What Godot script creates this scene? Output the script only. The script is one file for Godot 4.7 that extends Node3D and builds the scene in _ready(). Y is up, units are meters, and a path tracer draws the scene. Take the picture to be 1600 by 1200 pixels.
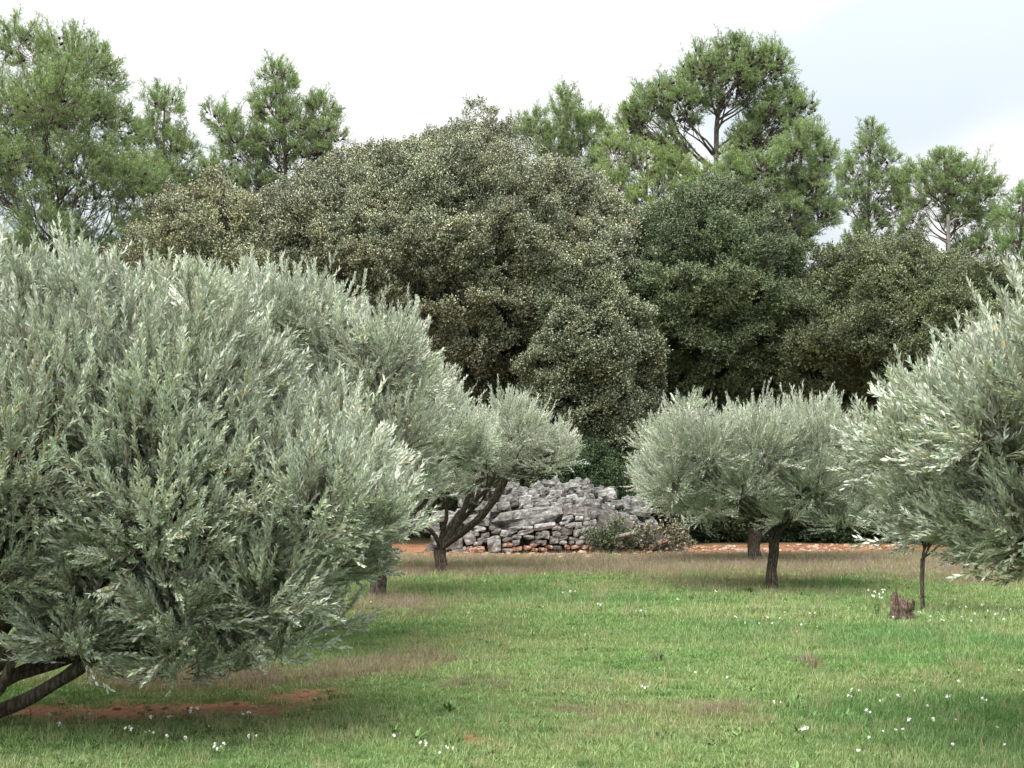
extends Node3D
# An olive grove with a dry stone wall, holm oaks and pines under a bright overcast sky. y is up, metres.

var rng := RandomNumberGenerator.new()
var lumps := FastNoiseLite.new()
var patchy := FastNoiseLite.new()
var fine := FastNoiseLite.new()
var used := {}
var mat := {}

# ---------- naming and grouping ----------
func numbered(called: String) -> String:
	if not used.has(called):
		used[called] = 0
		return called
	used[called] += 1
	return "%s_%03d" % [called, used[called]]

func tag(o: Node3D, label: String, category: String, group := "") -> void:
	o.set_meta("label", label)
	o.set_meta("category", category)
	if group:
		o.set_meta("group", group)

func thing(called: String, label: String, category: String, at := Vector3.ZERO, group := "") -> Node3D:
	var o := Node3D.new()
	o.name = numbered(called)
	o.position = at
	add_child(o, true)
	tag(o, label, category, group)
	return o

func part(called: String, m: Mesh, material: Material, parent: Node3D, kind := "") -> MeshInstance3D:
	var o := MeshInstance3D.new()
	var n := called
	var k := 0
	while parent.has_node(NodePath(n)):
		k += 1
		n = "%s_%03d" % [called, k]
	o.name = n
	o.mesh = m
	if material:
		o.material_override = material
	parent.add_child(o, true)
	if kind:
		o.set_meta("kind", kind)
	return o

func scatter_part(called: String, m: Mesh, material: Material, where: Array, tints: Array, parent: Node3D) -> MultiMeshInstance3D:
	var mm := MultiMesh.new()
	mm.transform_format = MultiMesh.TRANSFORM_3D
	mm.use_colors = true
	mm.mesh = m
	mm.instance_count = where.size()
	for i in where.size():
		mm.set_instance_transform(i, where[i])
		mm.set_instance_color(i, tints[i])
	var o := MultiMeshInstance3D.new()
	var n := called
	var k := 0
	while parent.has_node(NodePath(n)):
		k += 1
		n = "%s_%03d" % [called, k]
	o.name = n
	o.multimesh = mm
	o.material_override = material
	parent.add_child(o, true)
	o.set_meta("kind", "stuff")
	return o

func begin() -> SurfaceTool:
	var st := SurfaceTool.new()
	st.begin(Mesh.PRIMITIVE_TRIANGLES)
	return st

# ---------- small shapes ----------
func unit(up := 0.0) -> Vector3:
	var z := rng.randf_range(-1.0, 1.0)
	var a := rng.randf() * TAU
	var r := sqrt(1.0 - z * z)
	return (Vector3(r * cos(a), z, r * sin(a)) + Vector3(0, up, 0)).normalized()

func across(d: Vector3) -> Vector3:
	var s := d.cross(Vector3.UP if absf(d.y) < 0.9 else Vector3.RIGHT).normalized()
	return s

func growing(d: Vector3, at: Vector3, s: float, roll: float) -> Transform3D:
	var x := across(d).rotated(d, roll)
	return Transform3D(Basis(x * s, d * s, x.cross(d) * s), at)

func tri(st: SurfaceTool, a: Vector3, b: Vector3, c: Vector3, col: Color) -> void:
	st.set_color(col); st.add_vertex(a)
	st.set_color(col); st.add_vertex(b)
	st.set_color(col); st.add_vertex(c)

# A leaf with a silvery underside: a lance shape of two sheets, folded a little along its rib.
func leaf(st: SurfaceTool, base: Vector3, d: Vector3, side: Vector3, length: float, width: float, top: Color, under: Color, near: bool) -> void:
	var n := side.cross(d).normalized()
	var fold := n * width * 0.13
	var tip := base + d * length - n * length * 0.06
	var sheets: Array = [[Vector3.ZERO, top], [n * -0.0006, under]]
	for s in sheets:
		var o: Vector3 = s[0]
		var c: Color = s[1]
		if near:
			var l1 := base + d * length * 0.32 + side * width * 0.46 + fold + o
			var r1 := base + d * length * 0.32 - side * width * 0.46 + fold + o
			var l2 := base + d * length * 0.7 + side * width * 0.36 + fold * 0.6 + o
			var r2 := base + d * length * 0.7 - side * width * 0.36 + fold * 0.6 + o
			tri(st, base + o, r1, l1, c); tri(st, l1, r1, r2, c); tri(st, l1, r2, l2, c); tri(st, l2, r2, tip + o, c)
		else:
			var l := base + d * length * 0.48 + side * width * 0.5 + fold + o
			var r := base + d * length * 0.48 - side * width * 0.5 + fold + o
			tri(st, base + o, tip + o, l, c); tri(st, base + o, r, tip + o, c)

func tube(st: SurfaceTool, pts: Array, radii: Array, sides: int, rough := 0.0, col := Color.WHITE) -> void:
	var rings: Array = []
	var spin := Vector3.ZERO
	for i in pts.size():
		var p: Vector3 = pts[i]
		var q0: Vector3 = pts[maxi(i - 1, 0)]
		var q1: Vector3 = pts[mini(i + 1, pts.size() - 1)]
		var d := (q1 - q0).normalized()
		if spin == Vector3.ZERO:
			spin = across(d)
		spin = (spin - d * spin.dot(d)).normalized()
		var w := spin.cross(d)
		var ring: Array = []
		for k in sides:
			var a := TAU * k / sides
			var n := spin * cos(a) + w * sin(a)
			var r: float = radii[i]
			if rough > 0.0:
				r *= 1.0 + rough * fine.get_noise_3d(p.x * 40.0 + cos(a) * 30.0, p.y * 22.0, p.z * 40.0 + sin(a) * 30.0) * 2.0
			ring.append([p + n * r, n])
		rings.append(ring)
	for i in pts.size() - 1:
		for k in sides:
			var k2 := (k + 1) % sides
			face(st, rings[i][k], rings[i][k2], rings[i + 1][k2], col)
			face(st, rings[i][k], rings[i + 1][k2], rings[i + 1][k], col)

func face(st: SurfaceTool, a: Array, b: Array, c: Array, col: Color) -> void:
	var n: Vector3 = a[1] + b[1] + c[1]
	var pa: Vector3 = a[0]
	var pb: Vector3 = b[0]
	var pc: Vector3 = c[0]
	var order := [a, b, c]
	if (pc - pa).cross(pb - pa).dot(n) < 0.0:
		order = [a, c, b]
	for v in order:
		st.set_color(col)
		st.set_normal(v[1])
		st.add_vertex(v[0])

# points of a bending path between two ends
func bend(a: Vector3, b: Vector3, lift: float, wobble: float, n: int) -> Array:
	var out: Array = []
	var ph := rng.randf() * TAU
	for i in n + 1:
		var t := float(i) / n
		var p := a.lerp(b, t)
		p.y += lift * sin(t * PI)
		var s := sin(t * PI)
		p += Vector3(cos(ph + t * 5.0), 0.5 * sin(ph * 2.0 + t * 7.0), sin(ph + t * 6.0)) * wobble * s
		out.append(p)
	return out

func tapered(r0: float, r1: float, n: int) -> Array:
	var out: Array = []
	for i in n + 1:
		out.append(lerpf(r0, r1, float(i) / n))
	return out

# ---------- sprays of leaves and needles, each shared by every tree of its kind ----------
func olive_spray(near: bool) -> ArrayMesh:
	var st := begin()
	var stalk := Color(0.26, 0.25, 0.18)
	var h := 0.27
	var lean := unit() * 0.05
	var at := func(t: float) -> Vector3: return Vector3(lean.x * t * t, h * t, lean.z * t * t)
	var p0: Vector3 = at.call(0.0)
	var p1: Vector3 = at.call(0.97)
	for k in 3:
		var a := TAU * k / 3.0
		var b := TAU * (k + 1) / 3.0
		var r := 0.0032
		tri(st, p0 + Vector3(cos(a), 0, sin(a)) * r, p1, p0 + Vector3(cos(b), 0, sin(b)) * r, stalk)
	var pairs := 9 if near else 8
	for i in pairs:
		var t := 0.12 + 0.86 * (i + rng.randf() * 0.4) / pairs
		for s in 2:
			if rng.randf() < 0.06:
				continue
			var a := (0.5 * PI if i % 2 else 0.0) + PI * s + rng.randf_range(-0.6, 0.6)
			var out := Vector3(cos(a), 0, sin(a))
			var rise := rng.randf_range(1.1, 2.5) + 0.7 * t
			var d := (out + Vector3(0, rise, 0)).normalized()
			var side := d.cross(Vector3.UP).normalized().rotated(d, rng.randf_range(-0.9, 0.9))
			var v := rng.randf_range(0.75, 1.25)
			var top := Color(0.36, 0.41, 0.305) * v
			var under := Color(0.69, 0.72, 0.635) * rng.randf_range(0.85, 1.12)
			if rng.randf() < 0.005:
				top = Color(0.42, 0.31, 0.06)
				under = Color(0.42, 0.34, 0.12)
			var ln := rng.randf_range(0.044, 0.062) * (1.0 - 0.3 * absf(t - 0.5))
			ln *= 1.25 if near else 1.2
			leaf(st, at.call(t), d, side, ln, ln * 0.285 if near else ln * 0.29, top, under, near)
	leaf(st, at.call(0.96), Vector3(0.1, 1, 0).normalized(), Vector3(0, 0, 1), 0.045, 0.011, Color(0.17, 0.22, 0.14), Color(0.4, 0.45, 0.38), near)
	return st.commit()

func oak_spray(top_c: Color, under_c: Color) -> ArrayMesh:
	var st := begin()
	var stalk := Color(0.10, 0.09, 0.07)
	for b in 6:
		var d := (Vector3.UP * rng.randf_range(0.25, 1.1) + unit() * 0.8).normalized()
		var o := unit() * 0.05
		o.y = absf(o.y) * 0.3
		var ln := rng.randf_range(0.2, 0.36)
		var x := across(d) * 0.004
		tri(st, o - x, o + d * ln, o + x, stalk)
		for i in 9:
			var t := rng.randf_range(0.35, 1.0)
			var dd := (d * rng.randf_range(0.3, 1.1) + unit() * 0.9).normalized()
			var side := across(dd).rotated(dd, rng.randf() * TAU)
			var l := rng.randf_range(0.045, 0.07)
			var v := rng.randf_range(0.7, 1.3)
			leaf(st, o + d * ln * t, dd, side, l, l * 0.62, top_c * v, under_c * rng.randf_range(0.8, 1.15), false)
	return st.commit()

func pine_spray() -> ArrayMesh:
	var st := begin()
	var wood := Color(0.19, 0.16, 0.13)
	var green := Color(0.295, 0.39, 0.19)
	for b in 5:
		var d := Vector3.UP if b == 0 else (Vector3.UP * rng.randf_range(0.5, 1.2) + unit() * 0.8).normalized()
		var o := Vector3.ZERO if b == 0 else Vector3(0, rng.randf_range(0.0, 0.2), 0)
		var ln := rng.randf_range(0.22, 0.38)
		var x := across(d) * 0.006
		tri(st, o - x, o + d * ln, o + x, wood)
		x = across(d).rotated(d, 1.57) * 0.006
		tri(st, o - x, o + d * ln, o + x, wood)
		for i in 17:
			var t := rng.randf_range(0.45, 1.0)
			var dd := (d * rng.randf_range(0.7, 1.5) + unit() * 0.8).normalized()
			var p := o + d * ln * t
			var side := across(dd).rotated(dd, rng.randf() * TAU) * rng.randf_range(0.005, 0.0085)
			var l := rng.randf_range(0.075, 0.12)
			var c := green * rng.randf_range(0.7, 1.35)
			tri(st, p - side, p + dd * l, p + side, c)
	return st.commit()

func grass_tuft(kind: int) -> ArrayMesh:
	# 0 short turf, 1 longer blades, 2 thin dry stalks, 3 broad small leaves
	var st := begin()
	var n: int = [34, 22, 20, 18][kind]
	for i in n:
		var a := rng.randf() * TAU
		var r := sqrt(rng.randf()) * 0.085
		var p := Vector3(cos(a) * r, -0.01, sin(a) * r)
		var h: float = [rng.randf_range(0.014, 0.04), rng.randf_range(0.03, 0.08), rng.randf_range(0.05, 0.15), rng.randf_range(0.015, 0.04)][kind]
		var w: float = [0.0026, 0.0028, 0.0014, 0.008][kind]
		var lean := Vector3(cos(a), 0, sin(a)).rotated(Vector3.UP, rng.randf_range(-1.2, 1.2)) * h * rng.randf_range(0.1, 0.8 if kind != 2 else 0.45)
		var side := Vector3(cos(a + 1.57), 0, sin(a + 1.57)).rotated(Vector3.UP, rng.randf_range(-1.5, 1.5)) * w
		var mid := p + Vector3(0, h * 0.55, 0) + lean * 0.35
		var tip := p + Vector3(0, h, 0) + lean
		var c := Color.WHITE * rng.randf_range(0.75, 1.2)
		if kind < 2 and rng.randf() < 0.11:
			c = Color(1.75, 1.2, 1.7) * rng.randf_range(0.7, 1.1)
		if kind == 3:
			mid = p + Vector3(0, h * 0.8, 0) + lean * 0.6
		tri(st, p - side, mid - side * 0.8, p + side, c)
		tri(st, p + side, mid - side * 0.8, mid + side * 0.8, c)
		tri(st, mid - side * 0.8, tip, mid + side * 0.8, c)
	return st.commit()

# ---------- crowns ----------
# lobes: [[centre, radius], ...]; returns [[point, outward], ...] spread through their outer shells
func crown_points(lobes: Array, n: int, inner: float, squash: float, keep: float) -> Array:
	var total := 0.0
	for l in lobes:
		total += l[1] * l[1]
	var out: Array = []
	for l in lobes:
		var c: Vector3 = l[0]
		var r: float = l[1]
		var near: Array = []
		for m in lobes:
			if m[0] != c and c.distance_to(m[0]) < r + m[1]:
				near.append(m)
		for i in int(n * r * r / total):
			var d := unit()
			var t := lerpf(inner, 1.0, sqrt(rng.randf()))
			t *= 1.0 + 0.16 * fine.get_noise_3d(c.x * 9.0 + d.x * 28.0, c.y * 9.0 + d.y * 28.0, c.z * 9.0 + d.z * 28.0)
			var p := c + Vector3(d.x, d.y * squash, d.z) * r * t
			var buried := false
			for m in near:
				if p.distance_to(m[0]) < m[1] * keep and rng.randf() < 0.75:
					buried = true
					break
			if not buried and p.y > 0.12:
				out.append([p, d, r])
	return out

# every lobe broken into small uneven clumps on its outer side, so that outlines stay ragged
func clumps(lobes: Array, small: float, each: float, squash: float, lift: float) -> Array:
	var out: Array = []
	for l in lobes:
		var c: Vector3 = l[0]
		var r: float = l[1]
		for i in int(each * r * r / (small * small)) + 1:
			var d := unit(lift)
			var t := lerpf(0.55, 1.08, pow(rng.randf(), 0.6))
			out.append([c + Vector3(d.x, d.y * squash, d.z) * maxf(r - small * 0.6, small * 0.5) * t, small * rng.randf_range(0.6, 1.35)])
	return out

# shoots of an olive: [[points along the shoot], lobe radius], rising from inside each lobe through its surface
func shoots(lobes: Array, n: int) -> Array:
	var total := 0.0
	for l in lobes:
		total += l[1] * l[1]
	var out: Array = []
	for l in lobes:
		var c: Vector3 = l[0]
		var r: float = l[1]
		for i in int(n * r * r / total):
			var d := unit(0.1)
			var p := c + Vector3(d.x, d.y * 0.9, d.z) * r * rng.randf_range(0.2, 0.62)
			var up := rng.randf_range(0.55, 1.25) if d.y > -0.3 else rng.randf_range(-0.1, 0.6)
			var reach := rng.randf_range(0.75, 1.15) * (0.12 + 0.42 * r)
			if d.y > 0.15 and rng.randf() < 0.28:
				reach *= rng.randf_range(1.3, 2.0)
				up += 0.6
			if d.y < -0.25:
				d = Vector3(d.x, rng.randf_range(-0.25, 0.1), d.z).normalized()
			var e := (d + Vector3(0, up, 0) + unit() * 0.45).normalized()
			var s := (d + unit() * 0.5).normalized()
			var tip := p + (s * 0.4 + e * 0.6).normalized() * reach
			var buried := tip.y < 0.1
			for m in lobes:
				if m[0] != c and tip.distance_to(m[0]) < m[1] * 0.7 and rng.randf() < 0.8:
					buried = true
					break
			if buried:
				continue
			var path: Array = []
			for k in 5:
				var t := k / 4.0
				path.append(p + s * reach * 0.42 * t * (2.0 - t) * 0.8 + e * reach * (0.25 * t + 0.45 * t * t))
			out.append([path, r])
	return out

func thicken(lobes: Array, depth: float) -> Array:
	var out: Array = []
	for l in lobes:
		out.append(l)
		for s in [-1.0, 1.0]:
			out.append([l[0] + Vector3(rng.randf_range(-0.2, 0.2), rng.randf_range(-0.15, 0.1), s * depth * rng.randf_range(0.7, 1.1)), l[1] * rng.randf_range(0.7, 0.9)])
	return out

func twigs_of(pts: Array, share: float, radius: float, reach: float) -> ArrayMesh:
	var st := begin()
	for q in pts:
		if rng.randf() > share:
			continue
		var p: Vector3 = q[0]
		var d: Vector3 = q[1]
		var a := p - d * float(q[2]) * reach * rng.randf_range(0.6, 1.0) + Vector3(0, -0.12 * float(q[2]), 0)
		var path := bend(a, p + d * 0.06, -0.04 * float(q[2]), 0.05 * float(q[2]), 4)
		tube(st, path, tapered(radius, radius * 0.35, 4), 3)
	return st.commit()

func limbs_of(o: Node3D, fork: Vector3, lobes: Array, n: int, r0: float, lift: float, material: Material, side_sprays := 4) -> void:
	var order := range(lobes.size())
	for k in n:
		var l = lobes[order[(k * lobes.size()) / n]]
		var st := begin()
		var goal: Vector3 = l[0] + Vector3(0, 0.1 * l[1], 0)
		var r := r0 * rng.randf_range(0.75, 1.0)
		var start := fork + Vector3(rng.randf_range(-0.4, 0.4), rng.randf_range(-0.3, 0.3), rng.randf_range(-0.4, 0.4)) * r0
		var path := bend(start, goal, lift * start.distance_to(goal), 0.08 * start.distance_to(goal), 8)
		tube(st, path, tapered(r, r * 0.3, 8), 7, 0.12)
		for j in side_sprays:
			var i := 3 + rng.randi() % 6
			var p: Vector3 = path[i]
			var rr := lerpf(r, r * 0.3, i / 8.0) * 0.6
			var e: Vector3 = l[0] + unit(0.2) * float(l[1]) * 0.85
			tube(st, bend(p, e, 0.05 * p.distance_to(e), 0.07 * p.distance_to(e), 5), tapered(rr, rr * 0.25, 5), 5)
		part("limb", st.commit(), material, o)

func local(lobes: Array, at: Vector3) -> Array:
	var out: Array = []
	for l in lobes:
		out.append([l[0] - at, l[1]])
	return out

func trunk_of(o: Node3D, path: Array, radii: Array, material: Material, sides := 14) -> void:
	var st := begin()
	tube(st, path, radii, sides, 0.22)
	part("trunk", st.commit(), material, o)

# An olive tree: a leaning trunk, spreading limbs, and upright silvery sprays over every lobe of the crown.
func olive(label: String, at: Vector3, fork: Vector3, radius: float, lobes: Array, depth: float, n: int, near: bool, limbs := 6, tint := Color.WHITE) -> Node3D:
	var o := thing("olive_tree", label, "olive tree", at, "olive trees of the grove")
	var f := fork - at
	var path := bend(Vector3(0, -0.1, 0), f, 0.0, radius * 0.22, 7)
	var radii: Array = []
	for i in 8:
		radii.append(radius * (1.0 + 0.75 * pow(1.0 - i / 7.0, 5.0) - 0.12 * sin(i / 7.0 * PI)))
	trunk_of(o, path, radii, mat.olive_bark)
	var all := thicken(local(lobes, at), depth) if depth > 0.0 else local(lobes, at)
	limbs_of(o, f, all, limbs, radius * 0.55, 0.06, mat.olive_bark)
	var grown := shoots(all, n / 7)
	var tw := begin()
	var where: Array = [[], [], []]
	var tints: Array = [[], [], []]
	for g in grown:
		var path2: Array = g[0]
		if near or rng.randf() < 0.35:
			tube(tw, path2, tapered(0.0042, 0.0018, 4), 3)
		var w: Vector3 = path2[4]
		var clump := 1.0 + 0.3 * patchy.get_noise_3d(w.x * 45.0 + at.x * 9.0, w.y * 45.0, w.z * 45.0) + rng.randf_range(-0.1, 0.1)
		for j in (6 if near else 7):
			var t := minf((j + rng.randf()) / (6.0 if near else 7.0), 0.99) * 4.0
			var i0 := int(t)
			var p: Vector3 = (path2[i0] as Vector3).lerp(path2[i0 + 1], t - i0)
			var along: Vector3 = ((path2[i0 + 1] as Vector3) - path2[i0]).normalized()
			var dir: Vector3 = (along + unit() * (0.65 - 0.12 * t) + Vector3(0, 0.25, 0)).normalized()
			var s := rng.randf_range(0.62, 0.95)
			var k := rng.randi() % 3
			where[k].append(growing(dir, p, s, rng.randf() * TAU))
			var v := clump + rng.randf_range(-0.1, 0.1)
			tints[k].append(Color(tint.r * v * rng.randf_range(0.96, 1.05), tint.g * v, tint.b * v * rng.randf_range(0.93, 1.04)))
	part("twigs", tw.commit(), mat.olive_twig, o, "stuff")
	for k in 3:
		scatter_part("foliage", mat.near_olive[k] if near else mat.far_olive[k], mat.olive_leaf, where[k], tints[k], o)
	return o

# A broad holm oak: a short trunk, limbs, and bough-sized lobes all over a dome.
func oak(called: String, label: String, category: String, base: Vector3, centre: Vector3, radii: Vector3, boughs: int, r_min: float, r_max: float, n: int, spray: int, tint: Color, group := "", trunk_r := 0.3, limbs := 7, lift := 0.0, billow := 1.0, tuck := 0.0) -> Node3D:
	var o := thing(called, label, category, base, group)
	var c := centre - base
	var lobes: Array = []
	for i in boughs:
		var rise := lerpf(-1.0 + lift, 1.0, (i + 0.5) / boughs)
		var turn := i * 2.39996 + rng.randf_range(-0.25, 0.25)
		var d := Vector3(cos(turn) * sqrt(1.0 - rise * rise), rise, sin(turn) * sqrt(1.0 - rise * rise))
		var t := rng.randf_range(0.93, 1.03) if rng.randf() < 0.88 else rng.randf_range(0.3, 0.75)
		var r := rng.randf_range(r_min, r_max)
		var reach := Vector3(maxf(radii.x - r * 0.8, 0.1), maxf(radii.y - r * 0.8, 0.1), maxf(radii.z - r * 0.8, 0.1))
		var p := c + Vector3(d.x * reach.x, d.y * reach.y, d.z * reach.z) * t
		p.z -= tuck * maxf(0.0, 0.25 - d.y)
		p.y = maxf(p.y, 0.5 * r)
		lobes.append([p, r])
	var f := Vector3(c.x * 0.5, c.y * 0.45, c.z * 0.5)
	trunk_of(o, bend(Vector3(0, -0.2, 0), f, 0.0, trunk_r * 0.6, 7), tapered(trunk_r * 1.25, trunk_r * 0.8, 7), mat.oak_bark, 10)
	limbs_of(o, f, lobes, limbs, trunk_r * 0.55, 0.04, mat.oak_bark, 5)
	# one continuous, billowing surface of leafy shoots, thinner in places
	var pts: Array = []
	while pts.size() < n:
		var d := unit()
		var w := Vector3(d.x * radii.x, d.y * radii.y, d.z * radii.z)
		var g := base + w
		var swell := 1.0 - 2.2 * absf(fine.get_noise_3d(g.x * 9.0, g.y * 11.0, g.z * 9.0))
		var swell2 := 1.0 - 2.2 * absf(fine.get_noise_3d(g.x * 27.0 + 40.0, g.y * 30.0, g.z * 27.0))
		var deep := rng.randf()
		var t := lerpf(0.78, 1.0, sqrt(rng.randf())) if deep < 0.86 else rng.randf_range(0.35, 0.8)
		var p := c + w * t + d * (0.85 * billow * (swell - 0.6) + 0.42 * billow * (swell2 - 0.6))
		p.z -= tuck * maxf(0.0, 0.25 - d.y)
		p.y += 0.25 * billow * fine.get_noise_3d(g.x * 14.0, g.z * 14.0, 7.0)
		if p.y < 0.1 - c.y * 0.0:
			p.y = rng.randf_range(0.1, 0.9)
		if fine.get_noise_3d(g.x * 36.0, g.y * 40.0, g.z * 36.0 + 11.0) < -0.2 and deep < 0.86:
			continue
		pts.append([p, d, 0.5])
	part("twigs", twigs_of(pts, 0.02, 0.014, 1.6), mat.oak_bark, o, "stuff")
	var where: Array = [[], []]
	var tints: Array = [[], []]
	for q in pts:
		var d: Vector3 = q[1]
		var p: Vector3 = q[0]
		var s := rng.randf_range(0.6, 1.1)
		var dir := (d * 0.8 + Vector3(0, 0.7, 0) + unit() * 0.7).normalized()
		p -= dir * 0.12 * s
		var k := rng.randi() % 2
		where[k].append(growing(dir, p, s, rng.randf() * TAU))
		var w := base + p
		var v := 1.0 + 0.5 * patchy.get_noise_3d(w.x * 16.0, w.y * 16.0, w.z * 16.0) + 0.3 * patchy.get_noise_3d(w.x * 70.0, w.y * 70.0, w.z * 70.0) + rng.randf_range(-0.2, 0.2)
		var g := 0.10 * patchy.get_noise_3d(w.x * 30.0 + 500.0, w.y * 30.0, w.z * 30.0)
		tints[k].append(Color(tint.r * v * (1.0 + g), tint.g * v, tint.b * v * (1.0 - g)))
	for k in 2:
		scatter_part("foliage", mat.oak_sprays[spray * 2 + k], mat.oak_leaf, where[k], tints[k], o)
	return o

# A pine: a visible trunk, branches that rise to each cushion of needles, bare twigs inside, dark cones.
func pine(label: String, base: Vector3, top: Vector3, trunk_r: float, lobes: Array, depth: float, n: int, cones: int, tint: Color, bare := 0.06, squash := 0.75) -> Node3D:
	var o := thing("pine_tree", label, "pine tree", base, "pines rising behind the oaks")
	var all := thicken(local(lobes, base), depth)
	var t := top - base
	var path := bend(Vector3(0, -0.2, 0), t, 0.0, trunk_r * 1.6, 12)
	trunk_of(o, path, tapered(trunk_r * 0.75, trunk_r * 0.15, 12), mat.pine_bark, 9)
	for l in all:
		var goal: Vector3 = l[0]
		var r: float = l[1]
		var h: float = clampf((goal.y - 0.75 * Vector2(goal.x - t.x * goal.y / t.y, goal.z).length() - 0.6 * r) / t.y, 0.25, 0.93)
		var i := int(h * 12.0)
		var s: Vector3 = (path[i] as Vector3).lerp(path[mini(i + 1, 12)], h * 12.0 - i)
		var st := begin()
		var rr := trunk_r * (0.27 - 0.16 * h)
		var branch := bend(s, goal, -0.05 * s.distance_to(goal), 0.05 * s.distance_to(goal), 7)
		tube(st, branch, tapered(rr, rr * 0.3, 7), 5)
		for j in 9:
			var q: Vector3 = branch[3 + rng.randi() % 5]
			var e: Vector3 = goal + unit(0.3) * r * 0.85
			tube(st, bend(q, e, -0.04, 0.1, 4), tapered(rr * 0.4, rr * 0.13, 4), 3)
		part("branch", st.commit(), mat.pine_bark, o)
	var grown := shoots(all, n / 5)
	var tw := begin()
	var where: Array = [[], []]
	var tints: Array = [[], []]
	var cone_at: Array = []
	var cone_tint: Array = []
	for g in grown:
		var path2: Array = g[0]
		var tip: Vector3 = path2[4]
		var w := base + tip
		var gap := patchy.get_noise_3d(w.x * 42.0, w.y * 60.0, w.z * 42.0)
		var dead := gap < -0.16
		if rng.randf() < (bare * 4.0 if not dead else 0.6):
			tube(tw, path2, tapered(0.013, 0.006, 4), 3)
		if cones > 0 and rng.randf() < 6.0 * cones / n:
			cone_at.append(Transform3D(Basis.from_euler(Vector3(rng.randf() * 3.0, rng.randf() * 6.0, 0)).scaled(Vector3.ONE * rng.randf_range(0.8, 1.3)), path2[rng.randi() % 3]))
			cone_tint.append(Color.WHITE * rng.randf_range(0.7, 1.3))
		if dead:
			continue
		var clump := 1.0 + 0.35 * patchy.get_noise_3d(w.x * 20.0 + 90.0, w.y * 20.0, w.z * 20.0) + rng.randf_range(-0.12, 0.12)
		for j in 6:
			var u := minf(0.22 + 0.78 * (j + rng.randf()) / 6.0, 0.99) * 4.0
			var i0 := int(u)
			var p: Vector3 = (path2[i0] as Vector3).lerp(path2[i0 + 1], u - i0)
			var along: Vector3 = ((path2[i0 + 1] as Vector3) - path2[i0]).normalized()
			var dir: Vector3 = (along * 0.8 + unit() * 0.5 + Vector3(0, 0.55, 0)).normalized()
			var s := rng.randf_range(0.42, 0.78)
			var k := rng.randi() % 2
			where[k].append(growing(dir, p, s, rng.randf() * TAU))
			var v := clump + rng.randf_range(-0.1, 0.1)
			tints[k].append(Color(tint.r * v * rng.randf_range(0.93, 1.07), tint.g * v, tint.b * v))
	part("twigs", tw.commit(), mat.pine_bark, o, "stuff")
	for k in 2:
		scatter_part("needles", mat.pine_sprays[k], mat.pine_leaf, where[k], tints[k], o)
	if cone_at.size():
		var ball := SphereMesh.new()
		ball.radius = 0.045
		ball.height = 0.13
		ball.radial_segments = 6
		ball.rings = 4
		scatter_part("cones", ball, mat.cone, cone_at, cone_tint, o)
	return o

# ---------- ground ----------
func ground_y(x: float, z: float) -> float:
	var y := 0.05 * lumps.get_noise_2d(x * 8.0, z * 8.0) + 0.025 * lumps.get_noise_2d(x * 40.0 + 70.0, z * 40.0)
	y += 0.09 * exp(-(pow((x - 5.2) / 2.4, 2.0) + pow((z + 14.6) / 2.0, 2.0)))
	return y

func blob(x: float, z: float, c: Vector2, rx: float, rz: float) -> float:
	return exp(-(pow((x - c.x) / rx, 2.0) + pow((z - c.y) / rz, 2.0)))

# bare red earth, 0 to 1
func bare(x: float, z: float) -> float:
	var e := 0.55 * patchy.get_noise_2d(x * 55.0, z * 55.0) + 0.35 * fine.get_noise_2d(x * 60.0, z * 60.0)
	var b := 0.0
	b = maxf(b, blob(x, z, Vector2(-2.54, -9.38), 1.25, 0.5) * 1.35)
	b = maxf(b, blob(x, z, Vector2(-3.37, -9.38), 1.0, 0.35) * 1.1)
	b = maxf(b, blob(x, z, Vector2(-1.63, -9.89), 0.42, 0.4))
	b = maxf(b, blob(x, z, Vector2(-0.24, -7.67), 0.26, 0.09) * 0.95)
	b = maxf(b, blob(x, z, Vector2(-0.23, -8.39), 0.2, 0.1) * 0.85)
	b = maxf(b, blob(x, z, Vector2(1.08, -8.47), 0.5, 0.2) * 0.35)
	var edge := -28.6 - 0.055 * (x - 1.0) * 8.0 if x > 3.0 else -28.9
	b = maxf(b, 1.0 * smoothstep(edge + 0.9, edge - 1.1, z) * smoothstep(-38.0, -34.0, z))
	return clampf((b - 0.42 + e * 0.75) * 2.2, 0.0, 1.0)

# dry, brownish growth, 0 to 1
func dry(x: float, z: float) -> float:
	var e := 0.6 * patchy.get_noise_2d(x * 22.0 + 300.0, z * 34.0) + 0.4 * patchy.get_noise_2d(x * 70.0, z * 90.0 + 100.0)
	var b := 0.06
	b = maxf(b, blob(x, z, Vector2(-0.95, -12.06), 0.62, 1.7) * 0.9)
	b = maxf(b, blob(x, z, Vector2(-1.38, -11.63), 0.5, 1.2) * 0.7)
	b = maxf(b, blob(x, z, Vector2(-1.56, -17.54), 1.0, 2.0) * 0.9)
	b = maxf(b, blob(x, z, Vector2(-2.55, -10.79), 1.4, 0.9) * 1.2)
	b = maxf(b, blob(x, z, Vector2(0.30, -10.04), 1.2, 1.1) * 0.6)
	b = maxf(b, blob(x, z, Vector2(2.74, -11.84), 0.25, 0.5) * 0.6)
	b = maxf(b, blob(x, z, Vector2(1.25, -9.07), 1.5, 0.8) * 0.62)
	b = maxf(b, blob(x, z, Vector2(3.65, -22.34), 2.6, 3.2) * 0.75)
	b = maxf(b, smoothstep(-20.5, -24.5, z) * 0.88)
	b = maxf(b, blob(x, z, Vector2(7.75, -22.34), 2.0, 2.0) * 0.9)
	return clampf((b - 0.42 + e * 0.7) * 1.9, 0.0, 1.0)

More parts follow.
